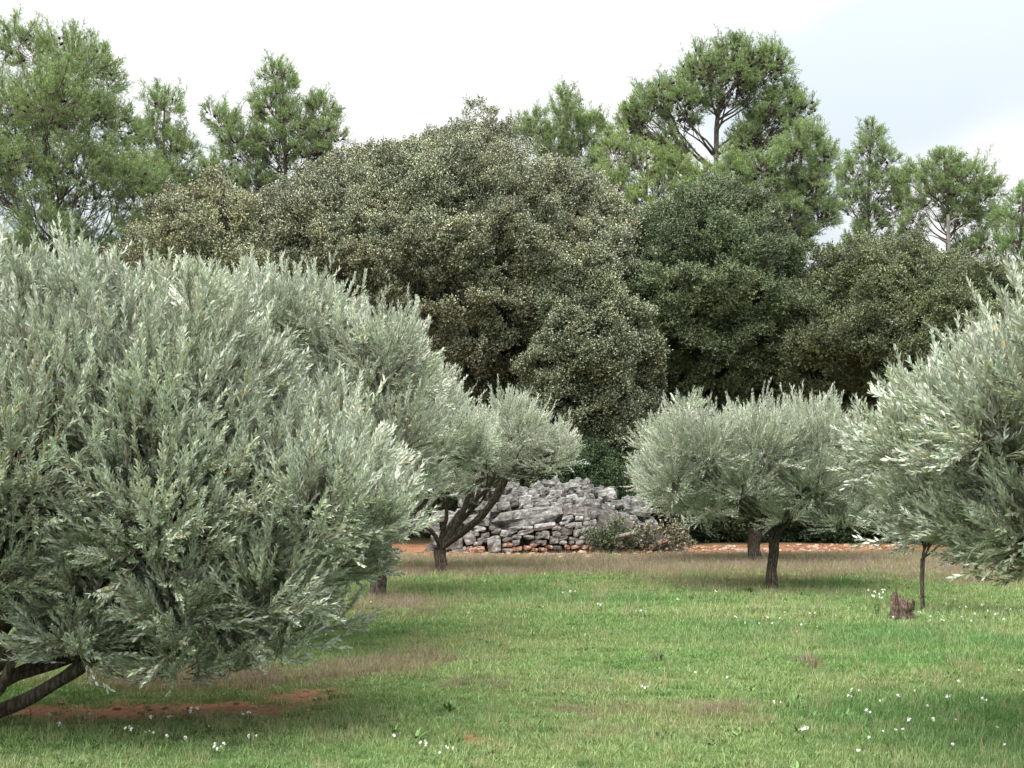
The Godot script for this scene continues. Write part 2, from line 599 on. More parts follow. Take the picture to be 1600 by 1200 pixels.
# thick blue green growth, 0 to 1
func lush(x: float, z: float) -> float:
	var e := patchy.get_noise_2d(x * 18.0 - 200.0, z * 26.0)
	var b := 0.2
	b = maxf(b, blob(x, z, Vector2(3.21, -8.83), 1.6, 1.5) * 1.3)
	b = maxf(b, blob(x, z, Vector2(4.30, -13.01), 2.0, 2.0))
	b = maxf(b, blob(x, z, Vector2(2.71, -14.44), 1.6, 2.2) * 0.8)
	b = maxf(b, blob(x, z, Vector2(4.76, -20.91), 1.1, 0.9) * 1.2)
	b = maxf(b, blob(x, z, Vector2(0.92, -18.53), 2.0, 1.6) * 0.8)
	return clampf((b - 0.35 + e * 0.5) * 1.6, 0.0, 1.0)

func ground() -> void:
	var xs: Array = [-400.0, -160.0, -80.0, -45.0, -30.0, -22.0]
	var x := -17.0
	while x < 17.01:
		xs.append(x)
		x += 0.22
	xs.append_array([22.0, 30.0, 45.0, 80.0, 160.0, 400.0])
	var zs: Array = [120.0, 50.0, 20.0, 8.0, 2.0, -2.0]
	var z := -4.0
	while z > -37.0:
		zs.append(z)
		z -= 0.2 if z > -20.0 else 0.3
	zs.append_array([-40.0, -50.0, -70.0, -110.0, -200.0, -600.0])
	var red := Color(0.31, 0.15, 0.085)
	var soil := Color(0.105, 0.085, 0.045)
	var turf := Color(0.085, 0.14, 0.05)
	var st := begin()
	for j in zs.size():
		for i in xs.size():
			var px: float = xs[i]
			var pz: float = zs[j]
			var c := turf.lerp(soil, 0.25 + 0.75 * dry(px, pz))
			c = c.lerp(red * (0.85 + 0.35 * fine.get_noise_2d(px * 90.0, pz * 90.0)), bare(px, pz))
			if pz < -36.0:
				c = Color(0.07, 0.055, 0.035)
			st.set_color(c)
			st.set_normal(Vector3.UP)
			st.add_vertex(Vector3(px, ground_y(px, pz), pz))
	for j in zs.size() - 1:
		for i in xs.size() - 1:
			var a := j * xs.size() + i
			var b := a + xs.size()
			for k in [a, b, a + 1, a + 1, b, b + 1]:
				st.add_index(k)
	st.generate_normals()
	var o := part("ground", st.commit(), mat.earth, self, "structure")
	o.set_meta("label", "open ground of the grove with turf and patches of red earth")

func turf() -> void:
	var kinds: Array = []
	for k in 4:
		kinds.append([[], []])
	for band in [[5.6, 9.5, 340.0, 0.85], [9.5, 14.0, 260.0, 1.0], [14.0, 21.0, 150.0, 1.3], [21.0, 30.5, 80.0, 1.65]]:
		var d0: float = band[0]
		var d1: float = band[1]
		var count := int(band[2] * (0.88 * 0.5 * (d1 * d1 - d0 * d0) + 2.0 * (d1 - d0)))
		for i in count:
			var d := sqrt(rng.randf_range(d0 * d0, d1 * d1))
			var x := rng.randf_range(-1.0, 1.0) * (0.44 * d + 1.0)
			var z := -d
			var b := bare(x, z)
			if rng.randf() < b * (0.9 if d < 15.0 else 0.72):
				continue
			var dr := dry(x, z)
			var lu := lush(x, z)
			var e := rng.randf_range(0.78, 1.22)
			var low := 0.5 * patchy.get_noise_2d(x * 11.0, z * 16.0) + 0.5
			var c := Color(0.155, 0.275, 0.085).lerp(Color(0.275, 0.32, 0.14), clampf(low * 1.6 - 0.3, 0.0, 1.0))
			c = c.lerp(Color(0.125, 0.24, 0.085), lu * 0.7)
			var k := 0
			var s: float = band[3]
			var stretch := 1.0
			if rng.randf() < dr * 0.8:
				k = 2 if rng.randf() < 0.55 else 0
				c = Color(0.30, 0.245, 0.15).lerp(Color(0.25, 0.20, 0.165), rng.randf())
				stretch = 0.75
			else:
				c = c.lerp(Color(0.26, 0.26, 0.11), dr * 0.7)
				if rng.randf() < 0.25 + 0.55 * lu:
					k = 1
				elif rng.randf() < 0.10:
					k = 3
					c = Color(0.12, 0.22, 0.075)
				if rng.randf() < 0.02:
					k = 2
					c = Color(0.36, 0.31, 0.19)
			stretch *= 0.8 + 0.4 * lu + 0.3 * low
			if rng.randf() < 0.012:
				k = 1
				stretch *= 2.2
			c = Color(c.r * e * 1.14, c.g * e * 1.12, c.b * e * 1.2)
			var basis := Basis(Vector3.UP, rng.randf() * TAU).scaled(Vector3(s, s * stretch, s))
			kinds[k][0].append(Transform3D(basis, Vector3(x, ground_y(x, z), z)))
			kinds[k][1].append(c)
	var names := ["grass", "grass", "dry_grass", "clover"]
	var labels := ["short green turf covering the floor of the grove", "longer green grass blades among the turf", "thin brown dry grass stalks in patches of the turf", "small broad leaves growing low among the grass"]
	for k in 4:
		var o := scatter_part(names[k], grass_tuft(k), mat.grass, kinds[k][0], kinds[k][1], self)
		o.set_meta("label", labels[k])

# ---------- stones ----------
func stone_mesh() -> ArrayMesh:
	var st := begin()
	var off := rng.randf() * 900.0
	var skew := Vector3(rng.randf_range(-0.25, 0.25), rng.randf_range(-0.15, 0.15), 0)
	var at := func(v: Vector3) -> Vector3:
		var p: Vector3 = v.normalized() * pow(maxf(absf(v.x), maxf(absf(v.y), absf(v.z))) / v.length(), -0.3) * 0.575
		p *= 1.0 + 0.5 * fine.get_noise_3d(p.x * 70.0 + off, p.y * 70.0, p.z * 70.0)
		p.x += skew.x * p.y
		p.y += skew.y * p.x
		return p.clamp(Vector3(-0.5, -0.5, -0.5), Vector3(0.5, 0.5, 0.5)) * 0.98
	var axes := [[Vector3.RIGHT, Vector3.UP, Vector3.BACK], [Vector3.LEFT, Vector3.UP, Vector3.FORWARD], [Vector3.UP, Vector3.BACK, Vector3.RIGHT], [Vector3.DOWN, Vector3.BACK, Vector3.LEFT], [Vector3.BACK, Vector3.UP, Vector3.LEFT], [Vector3.FORWARD, Vector3.UP, Vector3.RIGHT]]
	for a in axes:
		var n: Vector3 = a[0]
		var u: Vector3 = a[1]
		var w := u.cross(n)
		for i in 2:
			for j in 2:
				var q: Array = []
				for e in [[0, 0], [1, 0], [1, 1], [0, 1]]:
					q.append(at.call(n + u * (i + e[0] - 1.0) + w * (j + e[1] - 1.0)))
				outward(st, q[0], q[1], q[2])
				outward(st, q[0], q[2], q[3])
	st.generate_normals()
	return st.commit()

func outward(st: SurfaceTool, a: Vector3, b: Vector3, c: Vector3) -> void:
	st.set_smooth_group(-1)
	var swap := (c - a).cross(b - a).dot(a + b + c) < 0.0
	for v in ([a, c, b] if swap else [a, b, c]):
		st.add_vertex(v)

func wall() -> void:
	var o := thing("dry_stone_wall", "tumbled grey dry stone wall with a long boulder, in front of dark oaks", "stone wall", Vector3(1.24, 0.03, -31.20))
	var shapes: Array = []
	for i in 14:
		shapes.append(stone_mesh())
	# x, y, z, width, height, tilt in degrees
	var laid := [
	[-1.30, 0.06, -31.20, 0.37, 0.17, 0], [-1.06, 0.06, -31.20, 0.25, 0.18, 0], [-0.81, 0.09, -31.20, 0.33, 0.17, 0], [-0.43, 0.20, -31.20, 0.36, 0.39, 0], [-0.12, 0.06, -31.20, 0.27, 0.11, 0],
	[0.12, 0.10, -31.20, 0.25, 0.11, 0], [-0.12, 0.19, -31.20, 0.25, 0.13, 0], [0.09, 0.24, -31.20, 0.20, 0.15, 0], [0.37, 0.12, -31.20, 0.21, 0.11, 0], [0.51, 0.19, -31.20, 0.17, 0.10, 0],
	[0.65, 0.24, -31.20, 0.17, 0.13, 0], [0.78, 0.24, -31.20, 0.14, 0.13, 0], [0.54, 0.08, -31.20, 0.21, 0.10, 0], [0.74, 0.08, -31.20, 0.21, 0.10, 0], [0.90, 0.14, -31.20, 0.21, 0.10, 0],
	[1.11, 0.12, -31.20, 0.25, 0.10, 0], [1.02, 0.31, -31.20, 0.24, 0.20, 0], [1.23, 0.25, -31.20, 0.18, 0.11, 0], [1.34, 0.14, -31.20, 0.16, 0.11, 0], [1.53, 0.14, -31.20, 0.25, 0.10, 0],
	[1.73, 0.14, -31.20, 0.25, 0.11, 0], [1.89, 0.26, -31.20, 0.18, 0.13, 0], [1.64, 0.25, -31.20, 0.20, 0.12, 0], [1.45, 0.24, -31.20, 0.17, 0.11, 0], [1.90, 0.12, -31.20, 0.18, 0.10, 0],
	[-1.08, 0.38, -31.20, 0.31, 0.46, -8], [-0.83, 0.22, -31.20, 0.24, 0.11, 0], [-0.71, 0.31, -31.20, 0.32, 0.13, 0], [-0.87, 0.46, -31.20, 0.20, 0.13, 0], [-0.66, 0.42, -31.20, 0.22, 0.12, 0],
	[-0.81, 0.58, -31.20, 0.39, 0.17, 6], [-0.41, 0.36, -31.20, 0.24, 0.11, 0], [-0.12, 0.32, -31.20, 0.28, 0.11, 0], [0.12, 0.38, -31.20, 0.25, 0.13, 0], [0.41, 0.38, -31.20, 0.30, 0.11, 0],
	[0.63, 0.36, -31.20, 0.20, 0.11, 0], [0.82, 0.43, -31.20, 0.22, 0.22, 0], [0.54, 0.27, -31.20, 0.20, 0.08, 0], [1.24, 0.35, -31.20, 0.26, 0.11, 0], [1.49, 0.33, -31.20, 0.26, 0.10, 0],
	[1.69, 0.35, -31.20, 0.16, 0.11, 0], [1.84, 0.37, -31.20, 0.22, 0.10, 0], [1.07, 0.46, -31.20, 0.22, 0.16, 0], [-0.39, 0.52, -31.20, 0.26, 0.11, 0], [-0.19, 0.46, -31.20, 0.21, 0.17, 0],
	[0.01, 0.51, -31.20, 0.22, 0.11, 0], [0.33, 0.49, -31.20, 0.43, 0.13, 0], [0.65, 0.46, -31.20, 0.18, 0.09, 0], [0.67, 0.55, -31.20, 0.22, 0.08, 0], [1.32, 0.53, -31.20, 0.39, 0.28, 0],
	[1.57, 0.47, -31.20, 0.20, 0.20, 0], [1.75, 0.57, -31.20, 0.22, 0.16, 0], [1.94, 0.58, -31.20, 0.20, 0.11, 0], [1.96, 0.48, -31.20, 0.19, 0.11, 0], [1.72, 0.44, -31.20, 0.18, 0.11, 0],
	[1.07, 0.59, -31.20, 0.22, 0.11, 0], [-0.49, 0.59, -31.20, 0.16, 0.11, 0], [0.08, 0.59, -31.20, 0.34, 0.08, -4], [0.78, 0.63, -31.20, 0.55, 0.16, 0], [0.38, 0.60, -31.20, 0.26, 0.09, 0],
	[1.41, 0.66, -31.20, 0.30, 0.12, 0], [1.26, 0.71, -31.21, 0.22, 0.08, 0], [1.61, 0.65, -31.20, 0.18, 0.17, 0], [1.82, 0.69, -31.20, 0.22, 0.16, 0], [1.99, 0.71, -31.21, 0.16, 0.18, 0],
	[0.37, 0.84, -31.36, 1.81, 0.46, -2], [-0.90, 0.75, -31.25, 0.72, 0.32, -10], [-0.66, 0.88, -31.41, 0.26, 0.35, 0], [-1.50, 0.69, -31.20, 0.39, 0.43, 0], [-1.44, 0.29, -31.20, 0.57, 0.47, 0],
	[-1.77, 0.35, -31.20, 0.37, 0.37, 0], [-1.57, 0.89, -31.42, 0.43, 0.26, 0], [-1.95, 0.61, -31.20, 0.37, 0.37, 0], [-1.82, 0.87, -31.40, 0.33, 0.29, 0], [-1.19, 0.95, -31.50, 0.37, 0.25, 0],
	[1.35, 0.81, -31.32, 0.30, 0.16, 0], [1.64, 0.83, -31.34, 0.22, 0.12, 0], [1.81, 0.80, -31.31, 0.21, 0.14, 0], [2.00, 0.91, -31.44, 0.26, 0.26, 0], [1.54, 0.92, -31.46, 0.39, 0.07, 0],
	[1.34, 1.02, -31.60, 0.39, 0.17, 0], [1.67, 1.01, -31.59, 0.25, 0.16, 0], [-0.23, 1.11, -31.74, 0.40, 0.22, -5], [-0.50, 1.08, -31.70, 0.30, 0.22, 0], [-0.10, 1.28, -32.01, 0.50, 0.24, -10],
	[-0.40, 1.29, -32.03, 0.25, 0.21, 0], [0.17, 1.46, -32.30, 0.40, 0.31, -12], [0.34, 1.24, -31.95, 0.35, 0.31, 0], [0.38, 1.11, -31.74, 0.27, 0.16, 0], [0.64, 1.23, -31.93, 0.48, 0.23, 0],
	[0.75, 1.15, -31.79, 0.42, 0.20, 4], [1.07, 1.13, -31.77, 0.23, 0.17, 0], [0.56, 1.41, -32.22, 0.31, 0.17, 0], [0.80, 1.45, -32.28, 0.25, 0.14, 0], [1.03, 1.27, -31.99, 0.40, 0.18, 0],
	[1.28, 1.21, -31.90, 0.41, 0.27, 0], [1.10, 1.42, -32.23, 0.36, 0.19, 0], [1.51, 1.58, -32.51, 0.49, 0.25, -8], [1.15, 1.58, -32.50, 0.28, 0.19, 0], [1.19, 1.47, -32.32, 0.27, 0.23, 0],
	[1.67, 1.67, -32.65, 0.49, 0.23, -6], [1.63, 1.27, -31.99, 0.52, 0.33, 0], [1.87, 1.48, -32.33, 0.27, 0.19, 0], [1.90, 1.32, -32.08, 0.31, 0.19, 0], [2.00, 1.15, -31.79, 0.39, 0.31, 0],
	[2.44, 1.38, -32.76, 0.49, 0.34, -6], [2.54, 1.52, -32.93, 0.23, 0.17, 0], [2.23, 1.45, -32.84, 0.28, 0.28, 0], [2.44, 1.05, -32.34, 0.29, 0.31, 0], [2.24, 0.95, -32.20, 0.23, 0.31, 0],
	[2.77, 1.13, -32.44, 0.49, 0.27, -8], [3.05, 1.01, -32.29, 0.47, 0.21, 8], [2.68, 0.81, -32.02, 0.47, 0.30, 12], [3.07, 1.24, -32.58, 0.27, 0.23, 0], [2.52, 0.65, -31.81, 0.23, 0.23, 0],
	[2.98, 0.78, -31.99, 0.31, 0.23, 0], [3.32, 0.95, -32.20, 0.40, 0.27, 0], [3.29, 1.16, -32.48, 0.30, 0.23, 0], [2.96, 0.27, -31.30, 0.46, 0.21, -6], [3.54, 0.18, -31.20, 0.63, 0.17, -14],
	[2.77, 0.12, -31.20, 0.34, 0.13, 0], [3.80, 0.28, -31.31, 0.26, 0.17, 0], [2.49, 0.16, -31.20, 0.34, 0.17, 0], [3.27, 0.55, -31.68, 0.37, 0.29, 0], [2.27, 0.55, -31.68, 0.33, 0.33, 0],
	[2.33, 0.28, -31.31, 0.33, 0.25, 0], [3.45, 0.67, -31.84, 0.33, 0.25, 0], [-0.87, 1.13, -31.77, 0.38, 0.25, 0], [-1.16, 1.19, -31.86, 0.33, 0.25, 0], [-0.76, 1.37, -32.16, 0.38, 0.25, 0],
	[-0.38, 1.48, -32.33, 0.38, 0.21, 0], [-0.04, 1.56, -32.47, 0.34, 0.19, 0], [0.64, 1.58, -32.51, 0.38, 0.19, 0], [0.94, 1.67, -32.65, 0.39, 0.19, 0],
	]
	# the packed earth and small stuff behind the face
	var core := begin()
	var prof := [[-3.4, 0.0], [-3.1, 0.55], [-2.6, 0.95], [-1.8, 1.2], [-0.9, 1.55], [0.1, 1.75], [0.8, 1.7], [1.25, 1.45], [1.7, 1.15], [2.2, 0.75], [2.8, 0.3], [3.1, 0.0]]
	for i in prof.size() - 1:
		var p = prof[i]
		var q = prof[i + 1]
		var front := 0.25
		var v := [Vector3(p[0], -0.1, -front), Vector3(q[0], -0.1, -front), Vector3(q[0], q[1] * 0.6, -front - 0.12), Vector3(p[0], p[1] * 0.6, -front - 0.12), Vector3(q[0], q[1] * 0.8, -front - 1.8), Vector3(p[0], p[1] * 0.8, -front - 1.8), Vector3(q[0], -0.1, -front - 3.2), Vector3(p[0], -0.1, -front - 3.2)]
		for f in [[0, 1, 2], [0, 2, 3], [3, 2, 4], [3, 4, 5], [5, 4, 6], [5, 6, 7]]:
			for k in f:
				core.add_vertex(v[k])
	core.generate_normals()
	part("rubble_core", core.commit(), mat.rubble_core, o)
	var fill_at: Array = []
	var fill_tint: Array = []
	for s in laid:
		var p: Vector3 = Vector3(s[0], s[1], s[2]) - o.position
		var big: bool = s[3] > 1.2
		var depth: float = clampf(0.9 * maxf(s[3], s[4]), 0.2, 0.55) * rng.randf_range(0.9, 1.2)
		if big:
			depth = 0.75
		var m := MeshInstance3D.new()
		var low: bool = p.y < 0.16
		var reds: bool = low and rng.randf() < 0.75
		part("stone", shapes[rng.randi() % shapes.size()], mat.red_stones[rng.randi() % 2] if reds else mat.stones[rng.randi() % 4], o)
		m.free()
		m = o.get_child(o.get_child_count() - 1)
		m.transform = Transform3D(Basis(Vector3.BACK, deg_to_rad(-s[5] + rng.randf_range(-11, 11))) * Basis(Vector3.UP, rng.randf_range(-0.2, 0.2)) * Basis.from_scale(Vector3(s[3] * 0.99, s[4] * 0.97, depth)), p + Vector3(0, 0, -depth * 0.5 + rng.randf_range(0.0, 0.09)))
		for k in (7 if p.y > 0.95 else 3):
			fill_at.append(Transform3D(Basis.from_euler(Vector3(rng.randf() * 6.0, rng.randf() * 6.0, 0)).scaled(Vector3.ONE * rng.randf_range(0.1, 0.2)), p + Vector3(rng.randf_range(-0.5, 0.5) * s[3], rng.randf_range(-0.6, 0.5) * s[4], (-0.05 if p.y > 0.95 else -0.3) - rng.randf() * 0.2)))
			fill_tint.append(Color.WHITE * rng.randf_range(0.7, 1.1))
	scatter_part("packing_stones", shapes[0], mat.stones[1], fill_at, fill_tint, o)

func rubble() -> void:
	var m := stone_mesh()
	var at: Array = []
	var tint: Array = []
	for i in 3400:
		var x := rng.randf_range(-5.0, 13.0)
		var z := rng.randf_range(-35.0, -27.2)
		if i > 3000:
			x = rng.randf_range(-4.2, 1.0)
			z = rng.randf_range(-10.6, -7.2)
		var b := bare(x, z)
		if rng.randf() > b - 0.15 or (z < -31.0 and x < 2.8 and x > -3.5):
			continue
		var s := rng.randf_range(0.03, 0.1) * (1.0 if i < 3000 else 0.45)
		if rng.randf() < 0.06:
			s *= 1.7
		at.append(Transform3D(Basis.from_euler(Vector3(rng.randf() * 0.6, rng.randf() * 6.0, rng.randf() * 0.5)).scaled(Vector3(s * 1.3, s * 0.7, s)), Vector3(x, ground_y(x, z) + s * 0.12, z)))
		tint.append(Color(0.40, 0.26, 0.18).lerp(Color(0.52, 0.44, 0.36), rng.randf()) if rng.randf() < 0.6 else Color(0.28, 0.14, 0.08))
	var o := scatter_part("rubble", m, mat.rubble, at, tint, self)
	o.set_meta("label", "small reddish stones and clods strewn over bare earth")

# ---------- small things ----------
func stump() -> void:
	var at := Vector3(4.48, 0.04, -14.90)
	at.y = ground_y(at.x, at.z)
	var o := thing("tree_stump", "jagged rotten brown stump among white flowers beside a thin stem", "tree stump", at)
	var st := begin()
	var rim: Array = []
	var n := 26
	for k in n + 1:
		var a := TAU * (k % n) / n
		var h := 0.21 + 0.22 * fine.get_noise_2d(cos(a) * 45.0, sin(a) * 45.0) + 0.02 * sin(a * 7.0) + 0.045 * cos(a - 2.4)
		rim.append([a, h])
	for k in n:
		var q: Array = []
		for e in [rim[k], rim[k + 1]]:
			var a: float = e[0]
			var out := Vector3(cos(a), 0, sin(a) * 0.8)
			var w := 1.0 + 0.12 * sin(a * 4.0 + 1.0) + 0.08 * sin(a * 9.0) + 0.05 * sin(a * 13.0)
			q.append([out * 0.19 * w + Vector3(0, -0.06, 0), out * 0.112 * w + Vector3(0, 0.09, 0), out * 0.128 * w + Vector3(0.01, e[1], 0), out * 0.085 * w + Vector3(0.01, e[1] * 0.8, 0), Vector3(0, 0.06, 0)])
		for i in 4:
			for t in [[q[0][i], q[1][i], q[1][i + 1]], [q[0][i], q[1][i + 1], q[0][i + 1]]]:
				for v in t:
					st.add_vertex(v)
	st.generate_normals()
	part("broken_trunk", st.commit(), mat.stump_wood, o)
	var sp := begin()
	tube(sp, [Vector3(-0.08, 0.0, 0.09), Vector3(-0.075, 0.22, 0.085), Vector3(-0.07, 0.38, 0.07)], [0.03, 0.022, 0.004], 6, 0.3)
	part("splinter", sp.commit(), mat.stump_wood, o)

func flower_mesh(heads: int, h: float) -> ArrayMesh:
	var green := begin()
	var white := begin()
	for k in heads:
		var lean := unit() * (0.06 if heads < 4 else 0.11)
		var top := Vector3(lean.x, h * rng.randf_range(0.65, 1.0), lean.z)
		tube(green, [Vector3(lean.x * 0.1, 0, lean.z * 0.1), Vector3(lean.x * 0.4, top.y * 0.6, lean.z * 0.4), top], [0.0022, 0.0018, 0.0012], 3, 0.0, Color(0.13, 0.21, 0.07))
		for l in 3:
			var d := unit(0.6)
			leaf(green, Vector3(lean.x * 0.3, top.y * rng.randf_range(0.2, 0.6), lean.z * 0.3), d, across(d), 0.045, 0.012, Color(0.12, 0.2, 0.06), Color(0.14, 0.2, 0.09), false)
		for b in 5:
			var c := top + unit(0.3) * 0.011
			var look := unit(0.5)
			var u := across(look)
			for p in 4:
				var d := u.rotated(look, TAU * p / 4.0) + look * 0.3
				var side := look.cross(d).normalized() * 0.005
				tri(white, c, c + d * 0.007 - side, c + d * 0.012, Color(0.82, 0.82, 0.78))
				tri(white, c, c + d * 0.012, c + d * 0.007 + side, Color(0.82, 0.82, 0.78))
	var m := green.commit()
	white.commit(m)
	m.surface_set_material(0, mat.stem)
	m.surface_set_material(1, mat.petal)
	return m

func flowers() -> void:
	var meshes: Array = [flower_mesh(1, 0.16), flower_mesh(2, 0.2), flower_mesh(3, 0.24), flower_mesh(1, 0.12)]
	var spots := [
		["white wildflower standing in the meadow, right of centre", "white wildflowers between the far trunk and the stump", [Vector2(2.82, -14.44), Vector2(2.83, -14.13), Vector2(2.63, -14.01), Vector2(3.17, -15.11), Vector2(3.17, -14.77), Vector2(3.14, -13.83), Vector2(3.43, -14.77), Vector2(3.26, -13.83), Vector2(3.20, -14.25), Vector2(3.62, -14.63), Vector2(3.52, -14.13), Vector2(2.58, -14.13), Vector2(2.50, -14.44), Vector2(2.96, -14.44), Vector2(2.98, -13.55)]],
		["white wildflower right of the stump, under olive boughs", "white wildflowers right of the stump", [Vector2(5.46, -16.23), Vector2(5.31, -15.46), Vector2(4.99, -14.44), Vector2(4.71, -14.44), Vector2(5.29, -14.77), Vector2(5.56, -15.11), Vector2(5.39, -14.44), Vector2(5.92, -15.46), Vector2(6.10, -15.61), Vector2(5.38, -15.32), Vector2(4.54, -14.13), Vector2(5.00, -15.11), Vector2(5.75, -15.84), Vector2(5.34, -14.13), Vector2(4.24, -14.44), Vector2(4.71, -14.90), Vector2(4.67, -14.01), Vector2(4.92, -13.83), Vector2(5.75, -16.90), Vector2(6.14, -16.39)]],
		["white wildflower in the near grass at lower right", "white wildflowers in the near grass", [Vector2(2.90, -9.07), Vector2(3.10, -9.28), Vector2(2.81, -8.60), Vector2(2.76, -8.54), Vector2(2.92, -8.60), Vector2(3.32, -9.12), Vector2(2.50, -8.22), Vector2(2.43, -8.18), Vector2(2.33, -8.22), Vector2(2.13, -7.91), Vector2(2.35, -8.56), Vector2(2.42, -9.28), Vector2(2.58, -9.12), Vector2(2.53, -9.60), Vector2(2.76, -9.20), Vector2(3.07, -8.30), Vector2(4.14, -10.72), Vector2(1.77, -7.94), Vector2(2.04, -7.53), Vector2(3.06, -9.89), Vector2(3.46, -10.04), Vector2(2.94, -7.80), Vector2(2.62, -7.80), Vector2(3.89, -9.89), Vector2(1.85, -9.07)]],
		["white wildflower by the red earth beneath the near olive", "white wildflowers beneath the near olive", [Vector2(-3.28, -8.88), Vector2(-3.15, -8.83), Vector2(-2.39, -8.58), Vector2(-2.28, -8.65), Vector2(-2.13, -8.60), Vector2(-1.77, -8.63), Vector2(-2.28, -8.18), Vector2(-2.39, -8.18), Vector2(-2.12, -7.98), Vector2(-1.99, -7.83), Vector2(-1.77, -7.83), Vector2(-1.71, -7.72), Vector2(-1.70, -7.58), Vector2(-1.59, -7.98), Vector2(-2.00, -8.49), Vector2(-2.88, -8.39)]],
		["white wildflower in the open green centre of the meadow", "white wildflowers in the open centre", [Vector2(0.82, -19.53), Vector2(0.84, -18.85), Vector2(0.85, -18.02), Vector2(0.90, -17.26), Vector2(0.37, -16.56), Vector2(1.11, -16.07), Vector2(0.19, -15.04), Vector2(-0.54, -15.61), Vector2(-1.85, -16.81), Vector2(1.49, -10.45), Vector2(1.69, -10.13), Vector2(1.00, -9.66), Vector2(0.72, -18.22), Vector2(1.53, -15.46), Vector2(2.20, -17.08), Vector2(0.77, -13.01), Vector2(-1.85, -14.44), Vector2(2.85, -18.02), Vector2(5.62, -23.13), Vector2(6.28, -24.34)]],
		["white wildflower at the front beside a worn red patch", "white wildflowers beside the worn patch", [Vector2(-0.50, -7.62), Vector2(-0.36, -7.65), Vector2(-0.44, -7.46), Vector2(-0.70, -7.98)]],
	]
	for s in spots:
		for p in s[2]:
			var o := MeshInstance3D.new()
			o.name = numbered("white_wildflower")
			var which := rng.randi() % 4
			o.mesh = meshes[which]
			add_child(o, true)
			o.position = Vector3(p.x, ground_y(p.x, p.y), p.y)
			o.rotation.y = rng.randf() * TAU
			o.scale = Vector3.ONE * rng.randf_range(0.45, 0.85)
			tag(o, ["single headed ", "two headed ", "tall three headed ", "short single headed "][which] + s[0], "wildflower", s[1])
	var at := Vector3(4.23, 0.06, -15.00)
	at.y = ground_y(at.x, at.z)
	var tall := MeshInstance3D.new()
	tall.name = numbered("flowering_plant")
	tall.mesh = flower_mesh(11, 0.36)
	add_child(tall, true)
	tall.position = at
	tall.scale = Vector3(0.85, 1.0, 0.85)
	tag(tall, "tall clump of white flowers standing just left of the stump", "wildflower")

func weed(label: String, p: Vector2, size: float, c: Color, upright: float, count: int, wide := 0.2) -> void:
	var st := begin()
	for i in count:
		var d := unit(upright)
		d.y = absf(d.y)
		leaf(st, Vector3(d.x, 0, d.z) * size * 0.15, d, across(d), size * rng.randf_range(0.5, 1.0), size * wide, c * rng.randf_range(0.7, 1.3), c * 1.2, true)
	var o := part(numbered("weed_plant"), st.commit(), mat.stem, self)
	o.position = Vector3(p.x, ground_y(p.x, p.y), p.y)
	tag(o, label, "weed")

func noise_texture(freq: float, stops: Array, octaves := 4, size := 512, seed_n := 1) -> NoiseTexture2D:
	var n := FastNoiseLite.new()
	n.seed = seed_n
	n.noise_type = FastNoiseLite.TYPE_SIMPLEX_SMOOTH
	n.frequency = freq
	n.fractal_octaves = octaves
	var g := Gradient.new()
	var offs := PackedFloat32Array()
	var cols := PackedColorArray()
	for s in stops:
		offs.append(s[0])
		cols.append((s[1] as Color).linear_to_srgb())
	g.offsets = offs
	g.colors = cols
	var t := NoiseTexture2D.new()
	t.width = size
	t.height = size
	t.seamless = true
	t.noise = n
	t.color_ramp = g
	return t

func bumps(freq: float, strength: float, seed_n := 3) -> NoiseTexture2D:
	var n := FastNoiseLite.new()
	n.seed = seed_n
	n.noise_type = FastNoiseLite.TYPE_SIMPLEX_SMOOTH
	n.frequency = freq
	n.fractal_octaves = 5
	var t := NoiseTexture2D.new()
	t.width = 512
	t.height = 512
	t.seamless = true
	t.as_normal_map = true
	t.bump_strength = strength
	t.noise = n
	return t

func plain_leaf(rough: float, light_through: Color, shine := 0.5) -> StandardMaterial3D:
	var m := StandardMaterial3D.new()
	m.vertex_color_use_as_albedo = true
	m.roughness = rough
	m.metallic_specular = shine
	m.cull_mode = BaseMaterial3D.CULL_DISABLED
	m.backlight_enabled = true
	m.backlight = light_through
	return m

func solid(tex: Texture2D, scale: Vector3, normal: Texture2D, rough := 0.9, in_world := false) -> StandardMaterial3D:
	var m := StandardMaterial3D.new()
	m.albedo_texture = tex
	m.roughness = rough
	m.metallic_specular = 0.3
	m.uv1_triplanar = true
	m.uv1_world_triplanar = in_world
	m.uv1_scale = scale
	if normal:
		m.normal_enabled = true
		m.normal_texture = normal
		m.normal_scale = 1.0
	return m

